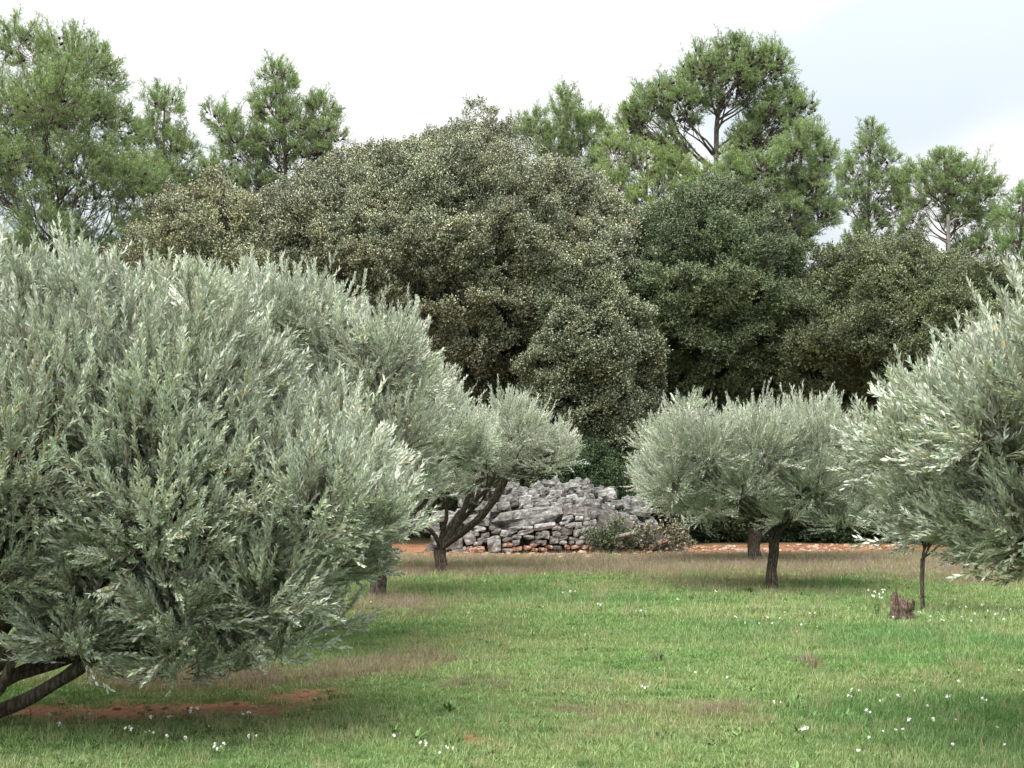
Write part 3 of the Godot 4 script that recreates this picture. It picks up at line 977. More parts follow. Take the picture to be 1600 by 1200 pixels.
func materials() -> void:
	mat.olive_leaf = plain_leaf(0.4, Color(0.42, 0.46, 0.34), 0.5)
	mat.oak_leaf = plain_leaf(0.45, Color(0.16, 0.2, 0.08), 0.5)
	mat.pine_leaf = plain_leaf(0.5, Color(0.55, 0.6, 0.25), 0.4)
	mat.grass = plain_leaf(0.5, Color(0.5, 0.55, 0.2), 0.35)
	mat.stem = plain_leaf(0.6, Color(0.3, 0.35, 0.1), 0.35)
	mat.petal = plain_leaf(0.8, Color(0.5, 0.5, 0.5), 0.2)
	var rough_n := bumps(0.02, 9.0)
	var bark := noise_texture(0.012, [[0.25, Color(0.035, 0.028, 0.022)], [0.5, Color(0.085, 0.07, 0.055)], [0.75, Color(0.16, 0.14, 0.11)]], 5, 512, 5)
	mat.olive_bark = solid(bark, Vector3(5, 1.4, 5), rough_n)
	mat.olive_twig = solid(noise_texture(0.02, [[0.3, Color(0.14, 0.125, 0.09)], [0.7, Color(0.25, 0.23, 0.17)]], 3, 256, 6), Vector3(4, 4, 4), null)
	mat.oak_bark = solid(noise_texture(0.012, [[0.3, Color(0.03, 0.026, 0.021)], [0.7, Color(0.10, 0.09, 0.075)]], 5, 512, 7), Vector3(2, 0.6, 2), rough_n)
	mat.pine_bark = solid(noise_texture(0.012, [[0.3, Color(0.08, 0.066, 0.055)], [0.7, Color(0.19, 0.165, 0.14)]], 5, 512, 8), Vector3(2, 0.6, 2), null)
	mat.dead_wood = solid(noise_texture(0.012, [[0.3, Color(0.15, 0.137, 0.122)], [0.7, Color(0.29, 0.27, 0.24)]], 5, 512, 9), Vector3(2, 0.5, 2), null)
	mat.stump_wood = solid(noise_texture(0.02, [[0.3, Color(0.035, 0.025, 0.018)], [0.55, Color(0.09, 0.062, 0.044)], [0.8, Color(0.19, 0.15, 0.12)]], 4, 256, 10), Vector3(9, 2.5, 9), rough_n)
	mat.cone = solid(noise_texture(0.02, [[0.3, Color(0.04, 0.03, 0.025)], [0.7, Color(0.10, 0.075, 0.06)]], 3, 128, 11), Vector3(4, 4, 4), null)
	mat.earth = StandardMaterial3D.new()
	mat.earth.vertex_color_use_as_albedo = true
	mat.earth.roughness = 0.95
	mat.earth.metallic_specular = 0.2
	mat.earth.albedo_texture = noise_texture(0.03, [[0.2, Color(0.62, 0.6, 0.58)], [0.5, Color(0.9, 0.9, 0.9)], [0.8, Color(1, 1, 1)]], 5, 512, 12)
	mat.earth.uv1_triplanar = true
	mat.earth.uv1_world_triplanar = true
	mat.earth.uv1_scale = Vector3(0.9, 0.9, 0.9)
	mat.earth.normal_enabled = true
	mat.earth.normal_texture = rough_n
	var stone_n := bumps(0.018, 14.0, 21)
	mat.stones = []
	mat.red_stones = []
	var greys := [Color(0.26, 0.253, 0.24), Color(0.18, 0.177, 0.17), Color(0.32, 0.313, 0.3), Color(0.215, 0.207, 0.193)]
	for i in 4:
		var g: Color = greys[i]
		mat.stones.append(solid(noise_texture(0.011, [[0.2, g * 0.35], [0.4, g * 0.8], [0.6, g], [0.72, g * 1.15], [0.85, Color(0.45, 0.445, 0.42)]], 6, 512, 30 + i), Vector3(0.9, 0.9, 0.9), stone_n, 0.92, true))
	for i in 2:
		var g: Color = [Color(0.34, 0.2, 0.14), Color(0.29, 0.15, 0.095)][i]
		mat.red_stones.append(solid(noise_texture(0.011, [[0.25, g * 0.4], [0.5, g], [0.62, g * 1.2], [0.75, Color(0.42, 0.38, 0.34)]], 6, 512, 40 + i), Vector3(1.3, 1.3, 1.3), stone_n, 0.92, true))
	mat.rubble_core = solid(noise_texture(0.02, [[0.3, Color(0.05, 0.045, 0.04)], [0.7, Color(0.16, 0.145, 0.13)]], 5, 256, 50), Vector3(1.5, 1.5, 1.5), stone_n, 0.95, true)
	mat.rubble = solid(noise_texture(0.02, [[0.3, Color(0.6, 0.6, 0.6)], [0.7, Color(1, 1, 1)]], 4, 256, 51), Vector3(3, 3, 3), null, 0.92, true)
	mat.rubble.vertex_color_use_as_albedo = true
	mat.near_olive = [olive_spray(true), olive_spray(true), olive_spray(true)]
	mat.far_olive = [olive_spray(false), olive_spray(false), olive_spray(false)]
	mat.oak_sprays = []
	for c in [[Color(0.094, 0.122, 0.058), Color(0.50, 0.505, 0.365)], [Color(0.066, 0.105, 0.042), Color(0.255, 0.30, 0.17)]]:
		mat.oak_sprays.append(oak_spray(c[0], c[1]))
		mat.oak_sprays.append(oak_spray(c[0], c[1]))
	mat.pine_sprays = [pine_spray(), pine_spray()]

func sky() -> void:
	var im := Image.create(1024, 512, false, Image.FORMAT_RGBF)
	var n := FastNoiseLite.new()
	n.seed = 11
	n.frequency = 1.1
	n.fractal_octaves = 5
	for j in 512:
		var el := (0.5 - (j + 0.5) / 512.0) * PI
		for i in 1024:
			var az := (i + 0.5) / 1024.0 * TAU
			var d := Vector3(cos(el) * sin(az), sin(el), -cos(el) * cos(az))
			var y := maxf(d.y, 0.0)
			var light := 0.165 + 0.41 * y * y
			# thin places in the cloud let the blue through
			var t := n.get_noise_3d(d.x + SKYX, d.y * 2.6 + SKYY, d.z) + 0.14 * (d.x)
			var thin := smoothstep(0.02, 0.34, t)
			var c := Color(0.985, 1.0, 1.01).lerp(Color(0.72, 0.80, 0.86), thin)
			if d.y < 0.0:
				c = Color(0.3, 0.32, 0.25)
			im.set_pixel(i, j, Color(c.r * light, c.g * light, c.b * light))
	var p := PanoramaSkyMaterial.new()
	p.panorama = ImageTexture.create_from_image(im)
	var env := Environment.new()
	env.background_mode = Environment.BG_SKY
	env.sky = Sky.new()
	env.sky.sky_material = p
	env.background_energy_multiplier = 1.0
	env.tonemap_mode = Environment.TONE_MAPPER_LINEAR
	env.tonemap_exposure = 5.9
	env.sdfgi_enabled = true
	env.ssao_enabled = true
	env.ssil_enabled = true
	var w := WorldEnvironment.new()
	w.name = "world_environment"
	w.environment = env
	add_child(w)

const SKYX := 6.8
const SKYY := 23.0

func _ready() -> void:
	# ---- camera, sky, sun, exposure
	var cam := Camera3D.new()
	cam.name = "camera"
	cam.fov = 33.4
	cam.near = 0.1
	cam.far = 1500.0
	cam.position = Vector3(0, 1.6, 0)
	cam.rotation_degrees = Vector3(4.574, 0, 0)
	add_child(cam)
	cam.current = true
	sky()
	var sun := DirectionalLight3D.new()
	sun.name = "sun"
	sun.light_color = Color(1.0, 0.98, 0.945)
	sun.light_energy = 0.36
	sun.light_angular_distance = 60.0
	sun.shadow_enabled = true
	add_child(sun)
	sun.look_at_from_position(Vector3(-0.36, 1.3, 0.5), Vector3.ZERO)
	rng.seed = 20240
	lumps.seed = 3
	lumps.frequency = 0.03
	patchy.seed = 8
	patchy.frequency = 0.03
	patchy.fractal_octaves = 3
	fine.seed = 15
	fine.frequency = 0.03
	fine.fractal_octaves = 3
	materials()

	# ---- ground
	ground()
	turf()
	rubble()

	# ---- far pines
	var G := Color(1, 1, 1)
	pine("tall broad pine filling the top left corner, greenest and densest of the pines", Vector3(-15.41, -0.63, -45.00), Vector3(-17.07, 17.70, -45.00), 0.28, [[Vector3(-17.05, 16.87, -45.00), 1.3], [Vector3(-15.20, 16.52, -45.00), 1.3], [Vector3(-17.91, 14.87, -45.00), 1.8], [Vector3(-15.48, 14.35, -44.00), 1.9], [Vector3(-14.22, 14.29, -45.00), 1.1], [Vector3(-16.98, 12.07, -44.00), 2.1], [Vector3(-14.92, 12.19, -44.50), 2], [Vector3(-13.36, 12.08, -45.00), 1.5], [Vector3(-15.80, 9.81, -44.00), 2], [Vector3(-19.70, 13.70, -45.00), 2.2], [Vector3(-13.21, 10.23, -45.00), 1.3], [Vector3(-17.33, 8.91, -44.00), 1.6]], 1.9, 27000, 700, G, 0.10)
	pine("narrow pine with pointed top just right of the tall left one", Vector3(-13.28, -0.87, -50.00), Vector3(-13.85, 17.39, -50.00), 0.2, [[Vector3(-13.86, 16.74, -50.00), 0.8], [Vector3(-14.14, 15.44, -50.00), 1], [Vector3(-13.23, 14.92, -50.00), 0.9], [Vector3(-14.23, 13.76, -50.00), 1.2], [Vector3(-13.07, 13.24, -50.00), 1.2], [Vector3(-13.68, 11.95, -50.00), 1.3]], 0.9, 6000, 200, G, 0.12)
	pine("airy pine with three upright tufts, left of the great oak", Vector3(-9.06, -0.87, -50.00), Vector3(-9.21, 18.44, -50.00), 0.24, [[Vector3(-9.20, 17.78, -50.00), 0.75], [Vector3(-9.44, 16.48, -50.00), 1.1], [Vector3(-8.66, 15.70, -50.00), 1], [Vector3(-7.53, 16.48, -50.00), 0.85], [Vector3(-7.26, 15.44, -50.00), 0.8], [Vector3(-11.47, 15.96, -50.00), 0.8], [Vector3(-10.82, 14.92, -50.00), 1.2], [Vector3(-9.42, 14.79, -50.00), 1.3], [Vector3(-7.89, 14.53, -50.00), 1.1], [Vector3(-11.43, 13.76, -50.00), 1], [Vector3(-10.15, 13.24, -50.00), 1.3]], 1.1, 9500, 450, G, 0.10)
	pine("tiny pine tip showing just above the top of the great oak", Vector3(-5.04, -1.07, -54.00), Vector3(-5.17, 16.07, -54.00), 0.15, [[Vector3(-5.17, 15.71, -54.00), 0.6], [Vector3(-5.49, 14.87, -54.00), 0.9], [Vector3(-6.59, 15.23, -54.00), 0.7], [Vector3(-4.80, 14.73, -54.00), 0.8]], 0.7, 900, 0, G, 0.08)
	pine("round bright green pine head left of the tallest pine", Vector3(2.19, -0.97, -52.00), Vector3(2.26, 17.21, -52.00), 0.22, [[Vector3(2.26, 17.07, -52.00), 0.75], [Vector3(2.52, 16.26, -52.00), 1], [Vector3(0.93, 16.18, -52.00), 0.8], [Vector3(3.31, 16.26, -52.00), 0.75], [Vector3(1.72, 15.45, -52.00), 1.1], [Vector3(0.40, 16.26, -52.00), 0.5], [Vector3(3.18, 15.18, -52.00), 1], [Vector3(3.97, 15.72, -52.00), 0.6], [Vector3(1.85, 14.51, -52.00), 1], [Vector3(3.04, 13.97, -52.00), 1]], 1.0, 7000, 80, G, 0.08)
	pine("tallest pine on the right, open crown full of dark cones", Vector3(7.03, -0.78, -48.00), Vector3(8.24, 18.39, -48.00), 0.34, [[Vector3(8.30, 17.71, -48.00), 0.95], [Vector3(9.04, 17.51, -48.00), 0.9], [Vector3(7.24, 17.14, -48.00), 1.15], [Vector3(9.70, 17.26, -48.00), 1], [Vector3(8.34, 16.76, -48.00), 1.5], [Vector3(5.39, 16.13, -48.00), 0.95], [Vector3(6.37, 16.01, -48.00), 1.1], [Vector3(10.17, 16.38, -48.00), 0.85], [Vector3(4.65, 15.13, -48.00), 0.8], [Vector3(9.67, 15.38, -48.00), 1.1], [Vector3(10.77, 15.63, -48.00), 0.65], [Vector3(4.41, 15.63, -48.00), 0.5], [Vector3(9.04, 14.64, -48.00), 0.9], [Vector3(6.11, 14.39, -48.00), 0.7]], 1.2, 12000, 1300, G, 0.13, 0.7)
	pine("low bright green pine boughs between the oak and the tallest pine", Vector3(4.80, -0.68, -46.00), Vector3(4.92, 13.85, -46.00), 0.2, [[Vector3(4.68, 13.14, -46.00), 1], [Vector3(3.74, 13.62, -46.00), 0.8], [Vector3(5.84, 12.90, -46.00), 0.9], [Vector3(6.89, 12.55, -46.00), 0.8], [Vector3(5.37, 12.31, -46.00), 1.1], [Vector3(4.67, 11.60, -46.00), 1], [Vector3(6.06, 11.48, -46.00), 1], [Vector3(3.74, 12.31, -46.00), 0.9]], 0.9, 5500, 120, Color(1.1, 1.08, 0.95), 0.08)
	pine("wide spreading pine under the tallest one, with long bare lower boughs", Vector3(9.06, -0.58, -44.00), Vector3(10.20, 13.66, -44.00), 0.22, [[Vector3(10.19, 13.44, -44.00), 0.75], [Vector3(10.85, 12.87, -44.00), 0.6], [Vector3(9.51, 12.75, -44.00), 0.8], [Vector3(7.83, 12.41, -44.00), 0.8], [Vector3(8.72, 12.18, -44.00), 1], [Vector3(10.39, 11.84, -44.00), 0.9], [Vector3(8.03, 11.28, -44.00), 0.8], [Vector3(9.37, 10.82, -44.00), 1], [Vector3(10.71, 10.94, -44.00), 0.7], [Vector3(9.80, 9.92, -44.00), 0.8]], 1.0, 7500, 450, G, 0.13)
	pine("slim conical pine standing alone against the pale sky", Vector3(14.40, -0.97, -52.00), Vector3(14.93, 16.67, -52.00), 0.2, [[Vector3(14.92, 16.07, -52.00), 0.5], [Vector3(14.69, 15.32, -52.00), 0.75], [Vector3(15.34, 14.91, -52.00), 0.7], [Vector3(14.14, 14.24, -52.00), 0.9], [Vector3(15.45, 13.97, -52.00), 0.85], [Vector3(14.78, 13.71, -52.00), 0.9], [Vector3(13.98, 13.04, -52.00), 0.9], [Vector3(15.69, 12.90, -52.00), 0.6], [Vector3(14.75, 12.37, -52.00), 0.8], [Vector3(14.21, 11.43, -52.00), 0.7], [Vector3(15.39, 11.30, -52.00), 0.7]], 0.7, 4800, 150, G, 0.12)
	pine("rounded pine with a bare trunk beside the dead snag", Vector3(16.63, -0.87, -50.00), Vector3(17.17, 14.53, -50.00), 0.24, [[Vector3(17.08, 14.22, -50.00), 0.75], [Vector3(16.26, 13.76, -50.00), 0.8], [Vector3(18.03, 13.63, -50.00), 0.85], [Vector3(17.13, 13.24, -50.00), 0.95], [Vector3(15.98, 12.72, -50.00), 0.7], [Vector3(18.52, 12.98, -50.00), 0.8], [Vector3(17.74, 12.34, -50.00), 0.8], [Vector3(18.88, 12.08, -50.00), 0.6], [Vector3(15.83, 11.83, -50.00), 0.6], [Vector3(18.21, 10.93, -50.00), 0.7]], 0.9, 6000, 200, G, 0.11)
	pine("pine cut off by the right edge of the view", Vector3(18.50, -0.68, -46.00), Vector3(18.68, 12.31, -46.00), 0.22, [[Vector3(18.67, 11.83, -46.00), 0.8], [Vector3(18.07, 11.24, -46.00), 0.7], [Vector3(18.86, 10.65, -46.00), 1], [Vector3(17.92, 10.18, -46.00), 0.8], [Vector3(19.59, 11.36, -46.00), 1], [Vector3(18.36, 9.48, -46.00), 0.9]], 1.0, 2800, 60, Color(0.9, 0.95, 0.9), 0.08)
	var snag := thing("dead_tree", "pale bare snag trunk beside the rounded pine", "dead tree", Vector3(15.28, -0.63, -45.00))
	trunk_of(snag, bend(Vector3(0, -0.2, 0), Vector3(15.54, 11.26, -45.00) - snag.position, 0.0, 0.08, 10), tapered(0.12, 0.06, 10), mat.dead_wood, 9)
	for s in [[380, -1.0], [405, 1.0], [352, 0.7]]:
		var st := begin()
		var a: Vector3 = (Vector3(15.52, 9.77, -45.00) - snag.position)
		a.y += (400.0 - s[0]) * 0.0225
		tube(st, bend(a, a + Vector3(s[1] * 0.9, 0.25, 0.1), 0.1, 0.08, 4), [0.05, 0.035, 0.025, 0.016, 0.008], 5)
		part("broken_branch", st.commit(), mat.dead_wood, snag)

	# ---- holm oaks and the scrub at their feet
	var P := Color(1, 1, 1)
	oak("holm_oak", "sparse holm oak top poking up behind the great oak", "holm oak", Vector3(-1.37, -0.68, -46.00), Vector3(-1.36, 13.73, -46.00), Vector3(1.8, 1.5, 1.5), 16, 0.3, 0.6, 1300, 0, P, "holm oaks of the wood edge", 0.2, 6, 0.0, 0.9)
	oak("holm_oak", "greatest holm oak, wide domed crown in the middle of the wood edge", "holm oak", Vector3(-1.08, -0.39, -39.50), Vector3(-2.19, 6.56, -39.50), Vector3(7.2, 5.6, 5.0), 60, 0.6, 1.05, 78000, 0, P, "holm oaks of the wood edge", 0.36, 14, 0.0, 1.0, 3.6)
	oak("holm_oak", "pale rounded holm oak on the left flank of the great oak", "holm oak", Vector3(-8.75, -0.29, -37.50), Vector3(-8.68, 6.21, -37.50), Vector3(3.1, 4.2, 2.8), 40, 0.5, 0.85, 19000, 0, Color(1.06, 1.04, 1.0), "holm oaks of the wood edge", 0.25, 7)
	oak("holm_oak", "olive green oak with leafy crown just right of the great oak", "holm oak", Vector3(6.31, -0.34, -38.50), Vector3(6.10, 5.65, -38.50), Vector3(3.4, 5.0, 3.3), 50, 0.5, 0.85, 34000, 1, P, "holm oaks of the wood edge", 0.26, 8, 0.0, 0.9, 3.8)
	oak("holm_oak", "low grey brown oak, broadest of those on the right", "holm oak", Vector3(11.32, -0.32, -38.00), Vector3(11.62, 4.54, -38.00), Vector3(4.8, 4.4, 3.4), 60, 0.5, 0.85, 38000, 1, Color(1.1, 1.0, 1.0), "holm oaks of the wood edge", 0.26, 8, 0.0, 0.9, 3.8)
	oak("holm_oak", "oak at the right edge, half hidden by the near olive", "holm oak", Vector3(16.65, -0.37, -39.00), Vector3(16.71, 4.33, -39.00), Vector3(2.9, 3.9, 3.0), 60, 0.5, 0.9, 13000, 1, P, "holm oaks of the wood edge", 0.25, 5)
	oak("holm_oak", "grey green young oak bulging out in front of the great oak", "holm oak", Vector3(2.27, -0.18, -35.20), Vector3(2.17, 4.84, -36.00), Vector3(1.9, 3.3, 1.5), 40, 0.35, 0.6, 13000, 0, Color(0.84, 0.88, 0.85), "holm oaks of the wood edge", 0.12, 6, 0.0, 0.7, 0.6)
	oak("holm_oak", "oak behind the near left olive, below the tall left pine", "holm oak", Vector3(-15.06, -0.47, -41.00), Vector3(-15.19, 3.85, -41.00), Vector3(5.0, 4.6, 3.5), 50, 0.9, 1.4, 12000, 0, Color(0.9, 0.9, 0.85), "holm oaks of the wood edge", 0.3, 5)
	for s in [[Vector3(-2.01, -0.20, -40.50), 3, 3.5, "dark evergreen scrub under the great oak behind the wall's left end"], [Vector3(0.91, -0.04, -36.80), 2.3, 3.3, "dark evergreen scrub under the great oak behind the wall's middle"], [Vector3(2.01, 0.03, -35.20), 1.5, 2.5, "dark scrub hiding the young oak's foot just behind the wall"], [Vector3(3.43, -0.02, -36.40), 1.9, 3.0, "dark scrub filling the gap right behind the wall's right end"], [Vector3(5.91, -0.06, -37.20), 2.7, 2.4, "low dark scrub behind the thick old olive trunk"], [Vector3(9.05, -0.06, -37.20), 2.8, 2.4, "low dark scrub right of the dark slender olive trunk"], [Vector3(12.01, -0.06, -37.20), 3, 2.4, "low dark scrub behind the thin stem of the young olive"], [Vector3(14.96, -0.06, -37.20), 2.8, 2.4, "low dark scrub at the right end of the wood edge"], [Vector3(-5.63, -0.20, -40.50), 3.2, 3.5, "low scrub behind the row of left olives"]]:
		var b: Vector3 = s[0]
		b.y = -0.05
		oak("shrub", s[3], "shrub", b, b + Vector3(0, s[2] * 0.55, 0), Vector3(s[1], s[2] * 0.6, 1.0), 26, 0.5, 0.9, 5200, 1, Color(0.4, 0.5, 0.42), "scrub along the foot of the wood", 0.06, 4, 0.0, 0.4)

	# ---- the wall and what leans on it
	wall()
	var lb := Vector3(3.04, 0.16, -30.60)
	lb.y = 0.0
	oak("bramble_bush", "scrubby green brown bush growing against the wall's right end", "bush", lb + Vector3(-0.75, 0, 0), lb + Vector3(-0.72, 0.32, 0), Vector3(0.5, 0.36, 0.3), 12, 0.1, 0.2, 75, 1, Color(0.7, 0.75, 0.7), "", 0.02, 7, 0.0, 0.15)
	oak("bramble_bush", "brownish bush between the fallen rubble and the right olive", "bush", lb + Vector3(0.55, 0, -0.5), lb + Vector3(0.5, 0.32, -0.5), Vector3(0.85, 0.28, 0.4), 14, 0.1, 0.22, 85, 0, Color(0.6, 0.55, 0.55), "", 0.02, 9, 0.0, 0.2)
	var log_at := Vector3(2.63, 0.43, -30.40)
	var lg := thing("fallen_log", "short pale log lying tilted on the rubble right of the wall", "log", log_at)
	var ls := begin()
	tube(ls, bend(Vector3(-0.24, -0.05, 0), Vector3(0.24, 0.06, 0.05), 0.01, 0.01, 6), [0.045, 0.06, 0.06, 0.055, 0.055, 0.05, 0.03], 9, 0.2)
	part("trunk", ls.commit(), mat.dead_wood, lg)

	# ---- olives, far to near
	olive("old olive with the thick short trunk, farthest right in the row", Vector3(5.18, -0.04, -27.60), Vector3(5.25, 0.71, -27.60), 0.15, [[Vector3(3.16, 1.67, -27.60), 0.5], [Vector3(3.58, 1.46, -27.60), 0.65], [Vector3(4.82, 1.81, -27.60), 0.85], [Vector3(6.19, 1.74, -27.60), 0.85], [Vector3(7.29, 1.46, -27.60), 0.6], [Vector3(4.26, 1.19, -27.60), 0.5], [Vector3(6.04, 1.12, -27.60), 0.5]], 1.0, 12000, false)
	olive("olive before the wall, forked trunk at the wall's left end", Vector3(-1.37, -0.00, -24.60), Vector3(-1.37, 0.41, -24.60), 0.13, [[Vector3(0.00, 2.46, -24.60), 0.75], [Vector3(0.61, 2.15, -24.60), 0.5], [Vector3(-0.37, 2.09, -24.60), 0.6], [Vector3(-1.23, 1.84, -24.60), 0.85], [Vector3(-1.96, 1.97, -24.60), 0.8], [Vector3(0.00, 2.89, -24.60), 0.35], [Vector3(0.92, 2.34, -24.60), 0.3], [Vector3(-1.96, 1.11, -24.60), 0.5], [Vector3(-2.57, 1.60, -24.60), 0.8]], 0.8, 13000, false, 7)
	olive("slender dark trunked olive with a flat spreading crown, right of the wall", Vector3(4.07, 0.02, -20.20), Vector3(4.11, 0.82, -20.20), 0.085, [[Vector3(2.67, 2.05, -20.20), 0.55], [Vector3(2.47, 1.60, -20.20), 0.43], [Vector3(3.13, 2.05, -20.20), 0.6], [Vector3(3.94, 2.20, -20.20), 0.65], [Vector3(4.74, 2.20, -20.20), 0.62], [Vector3(5.34, 1.95, -20.20), 0.5], [Vector3(5.54, 1.50, -20.20), 0.4], [Vector3(3.52, 1.55, -20.20), 0.65], [Vector3(4.53, 1.50, -20.20), 0.65], [Vector3(2.92, 1.35, -20.20), 0.4], [Vector3(4.02, 1.20, -20.20), 0.35], [Vector3(5.13, 1.20, -20.20), 0.4], [Vector3(2.75, 2.66, -20.20), 0.22], [Vector3(2.32, 1.70, -20.20), 0.22]], 1.0, 22000, false, 8)
	olive("third olive of the left row, its crown nearly touching the wall olive", Vector3(-1.97, -0.04, -19.00), Vector3(-1.89, 0.75, -19.00), 0.12, [[Vector3(-1.43, 2.64, -19.00), 0.68], [Vector3(-1.00, 2.17, -19.00), 0.6], [Vector3(-0.71, 2.17, -19.00), 0.35], [Vector3(-1.90, 2.74, -19.00), 0.8], [Vector3(-2.28, 1.98, -19.00), 0.8], [Vector3(-2.18, 1.32, -19.00), 0.5]], 0.9, 15000, false)
	olive("young olive on a thin bent stem near the stump", Vector3(5.06, -0.02, -16.00), Vector3(5.10, 0.71, -16.00), 0.028, [[Vector3(5.45, 1.28, -16.00), 0.4], [Vector3(5.17, 1.08, -16.00), 0.32], [Vector3(5.22, 1.60, -16.00), 0.42], [Vector3(5.69, 1.12, -16.00), 0.4], [Vector3(5.12, 2.08, -16.00), 0.4], [Vector3(5.63, 1.76, -16.00), 0.5]], 0.35, 6500, false, 6)
	olive("second olive of the left row, tall crown behind the nearest one", Vector3(-2.41, 0.04, -13.20), Vector3(-2.36, 0.82, -13.20), 0.13, [[Vector3(-2.06, 3.02, -13.20), 0.55], [Vector3(-1.39, 2.66, -13.20), 0.55], [Vector3(-1.30, 2.12, -13.00), 0.45], [Vector3(-2.62, 2.87, -13.40), 0.75], [Vector3(-1.69, 2.05, -13.00), 0.8], [Vector3(-3.18, 2.27, -13.50), 0.9], [Vector3(-1.55, 1.34, -13.00), 0.42], [Vector3(-2.26, 1.34, -13.00), 0.75], [Vector3(-1.17, 1.73, -13.00), 0.3], [Vector3(-1.59, 2.92, -13.20), 0.35], [Vector3(-2.13, 3.39, -13.20), 0.2], [Vector3(-1.89, 3.32, -13.20), 0.14], [Vector3(-1.29, 3.02, -13.20), 0.18], [Vector3(-0.95, 2.65, -13.10), 0.16]], 0.8, 25000, true, 8)
	olive("nearest olive on the right, cut by the right edge, boughs nearly reaching the flowers", Vector3(4.04, 0.07, -8.00), Vector3(4.00, 0.81, -8.00), 0.14, [[Vector3(3.03, 1.87, -8.00), 0.42], [Vector3(2.83, 1.67, -8.00), 0.33], [Vector3(3.40, 2.16, -8.10), 0.42], [Vector3(3.30, 1.75, -7.70), 0.55], [Vector3(2.98, 1.44, -7.70), 0.42], [Vector3(3.43, 1.40, -7.60), 0.45], [Vector3(3.09, 1.25, -7.60), 0.24], [Vector3(2.78, 1.39, -8.00), 0.25], [Vector3(3.91, 1.95, -8.00), 0.8], [Vector3(4.16, 1.55, -7.90), 1], [Vector3(2.64, 2.05, -8.00), 0.16], [Vector3(2.75, 1.93, -8.00), 0.24], [Vector3(3.65, 2.40, -8.10), 0.3], [Vector3(3.24, 1.26, -7.60), 0.26], [Vector3(2.66, 1.86, -7.40), 0.32], [Vector3(2.96, 2.01, -7.40), 0.35], [Vector3(3.01, 1.26, -7.70), 0.2], [Vector3(4.82, 1.63, -8.00), 0.9]], 0.55, 30000, true, 9)
	var a_base := Vector3(-4.14, -0.06, -8.70)
	a_base.y = 0.0
	var near_one := olive("nearest olive on the left, huge silvery crown filling the left side", a_base, Vector3(-3.97, 0.00, -8.70), 0.15, [[Vector3(-3.41, 2.17, -8.95), 0.68], [Vector3(-2.87, 2.23, -8.95), 0.64], [Vector3(-2.33, 2.07, -8.85), 0.61], [Vector3(-2.04, 1.80, -8.65), 0.58], [Vector3(-1.75, 1.62, -8.85), 0.556], [Vector3(-2.87, 1.68, -8.45), 0.783], [Vector3(-2.13, 1.30, -8.55), 0.721], [Vector3(-1.50, 1.21, -8.85), 0.453], [Vector3(-3.18, 1.09, -8.65), 0.546], [Vector3(-2.56, 0.89, -8.75), 0.412], [Vector3(-1.91, 0.88, -8.55), 0.4], [Vector3(-4.07, 1.91, -8.75), 1.05], [Vector3(-4.17, 1.43, -8.55), 0.55], [Vector3(-1.35, 1.47, -8.85), 0.371], [Vector3(-2.11, 2.71, -8.80), 0.16], [Vector3(-2.09, 2.49, -8.80), 0.2], [Vector3(-2.55, 2.78, -8.80), 0.2], [Vector3(-3.01, 2.84, -8.90), 0.2], [Vector3(-3.25, 2.82, -8.90), 0.16], [Vector3(-3.55, 2.91, -8.90), 0.2], [Vector3(-2.25, 2.49, -8.80), 0.2], [Vector3(-1.78, 2.30, -8.60), 0.2], [Vector3(-1.02, 1.69, -8.80), 0.144], [Vector3(-0.97, 1.43, -8.80), 0.144], [Vector3(-2.42, 1.86, -8.65), 0.845], [Vector3(-1.64, 0.87, -8.65), 0.29], [Vector3(-2.10, 0.62, -8.65), 0.23], [Vector3(-2.83, 0.67, -8.55), 0.26], [Vector3(-1.30, 1.43, -8.65), 0.484], [Vector3(-1.73, 0.81, -8.90), 0.34], [Vector3(-1.25, 1.08, -8.80), 0.34], [Vector3(-1.01, 1.27, -8.80), 0.24], [Vector3(-2.14, 0.58, -8.80), 0.26], [Vector3(-2.74, 0.63, -8.80), 0.3], [Vector3(-1.55, 0.68, -8.90), 0.2], [Vector3(-1.90, 0.51, -8.90), 0.16]], 0.6, 64000, true, 9)
	# the long bare limbs that show under its crown
	for lm in [[[Vector3(-3.97, 0.00, -8.70), Vector3(-3.70, 0.01, -8.75), Vector3(-3.29, 0.16, -8.70), Vector3(-3.05, 0.29, -8.65), Vector3(-2.80, 0.44, -8.60), Vector3(-2.62, 0.62, -8.55), Vector3(-2.47, 0.76, -8.55), Vector3(-2.09, 0.89, -8.45)], 0.062], [[Vector3(-3.97, 0.00, -8.70), Vector3(-3.78, 0.12, -8.65), Vector3(-3.41, 0.22, -8.55), Vector3(-3.28, 0.40, -8.45), Vector3(-3.21, 0.54, -8.45), Vector3(-3.07, 0.61, -8.45), Vector3(-2.81, 0.82, -8.35), Vector3(-2.62, 1.03, -8.25)], 0.045], [[Vector3(-3.16, 0.22, -8.67), Vector3(-2.93, 0.40, -8.75), Vector3(-2.84, 0.55, -8.85), Vector3(-2.92, 0.81, -8.95), Vector3(-2.92, 0.97, -9.05)], 0.035]]:
		var st := begin()
		var path: Array = []
		var ps: Array = lm[0]
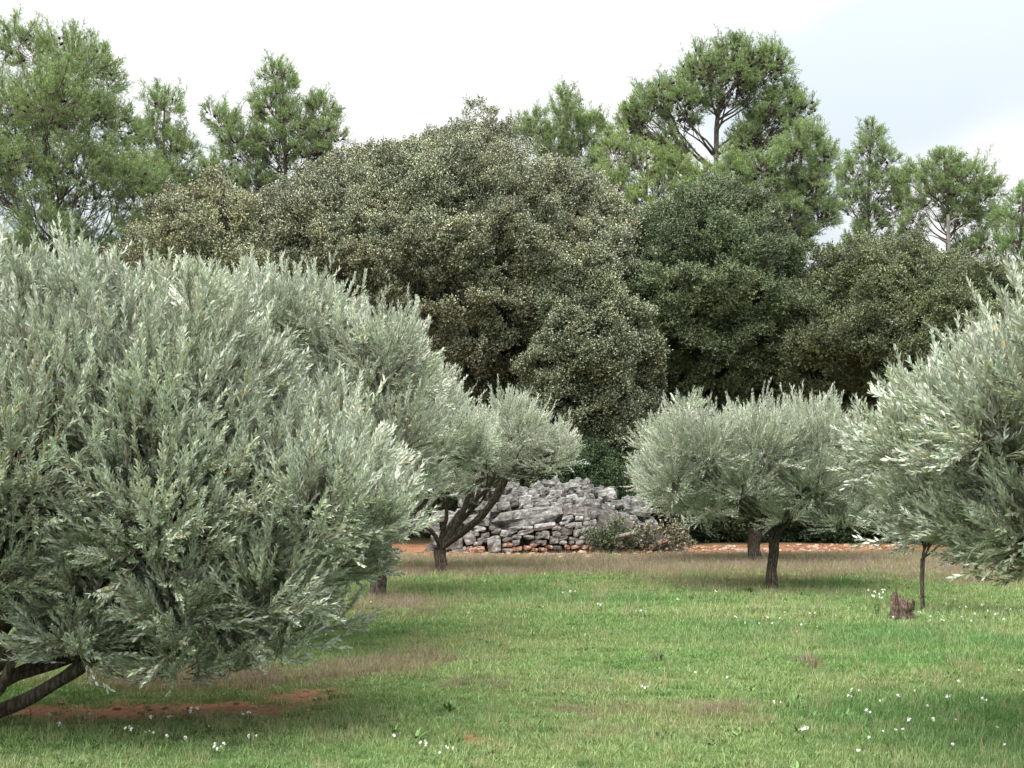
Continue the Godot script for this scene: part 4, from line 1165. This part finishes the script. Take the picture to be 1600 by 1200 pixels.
		for i in ps.size() - 1:
			for k in 3:
				path.append((ps[i] as Vector3).cubic_interpolate(ps[i + 1], ps[maxi(i - 1, 0)], ps[mini(i + 2, ps.size() - 1)], k / 3.0) - a_base)
		path.append(ps[-1] - a_base)
		tube(st, path, tapered(lm[1], lm[1] * 0.35, path.size() - 1), 10, 0.14)
		part("limb", st.commit(), mat.olive_bark, near_one)

	# ---- small things in the grass
	var rosette := begin()
	for i in 16:
		var d := unit(0.5)
		d.y = absf(d.y) * 0.7
		leaf(rosette, Vector3(d.x, 0, d.z) * 0.01, d.normalized(), across(d.normalized()), rng.randf_range(0.04, 0.09), rng.randf_range(0.014, 0.022), Color(0.16, 0.26, 0.09) * rng.randf_range(0.8, 1.2), Color(0.2, 0.28, 0.12), true)
	var weed_at: Array = []
	var weed_tint: Array = []
	for i in 420:
		var d := rng.randf_range(6.8, 22.0)
		var x := rng.randf_range(-0.42, 0.42) * d
		if patchy.get_noise_2d(x * 24.0 + 70.0, d * 24.0) < 0.05 or bare(x, -d) > 0.3:
			continue
		weed_at.append(Transform3D(Basis(Vector3.UP, rng.randf() * TAU).scaled(Vector3.ONE * rng.randf_range(0.4, 1.0)), Vector3(x, ground_y(x, -d), -d)))
		weed_tint.append(Color.WHITE * rng.randf_range(0.8, 1.2))
	var weeds := scatter_part("weeds", rosette.commit(), mat.stem, weed_at, weed_tint, self)
	weeds.set_meta("label", "broad leaved weeds growing scattered through the turf")
	stump()
	flowers()
	weed("dark leafy weed rosette in the near grass, right of centre", Vector2(2.01, -9.28), 0.13, Color(0.10, 0.17, 0.06), 0.4, 26)
	weed("dull grey green thistle tuft in the middle of the meadow", Vector2(1.34, -11.84), 0.11, Color(0.13, 0.17, 0.09), 0.9, 50, 0.09)
	weed("brown dry stalk tuft in the green grass below the slender olive", Vector2(2.66, -11.43), 0.17, Color(0.24, 0.18, 0.11), 2.2, 60, 0.02)
	weed("leafy weed beside the worn red patch at the front", Vector2(-0.46, -9.33), 0.12, Color(0.11, 0.2, 0.06), 0.4, 22)
	weed("bushy green weed at the foot of the slender olive trunk", Vector2(3.58, -19.53), 0.16, Color(0.12, 0.17, 0.06), 1.0, 70, 0.1)
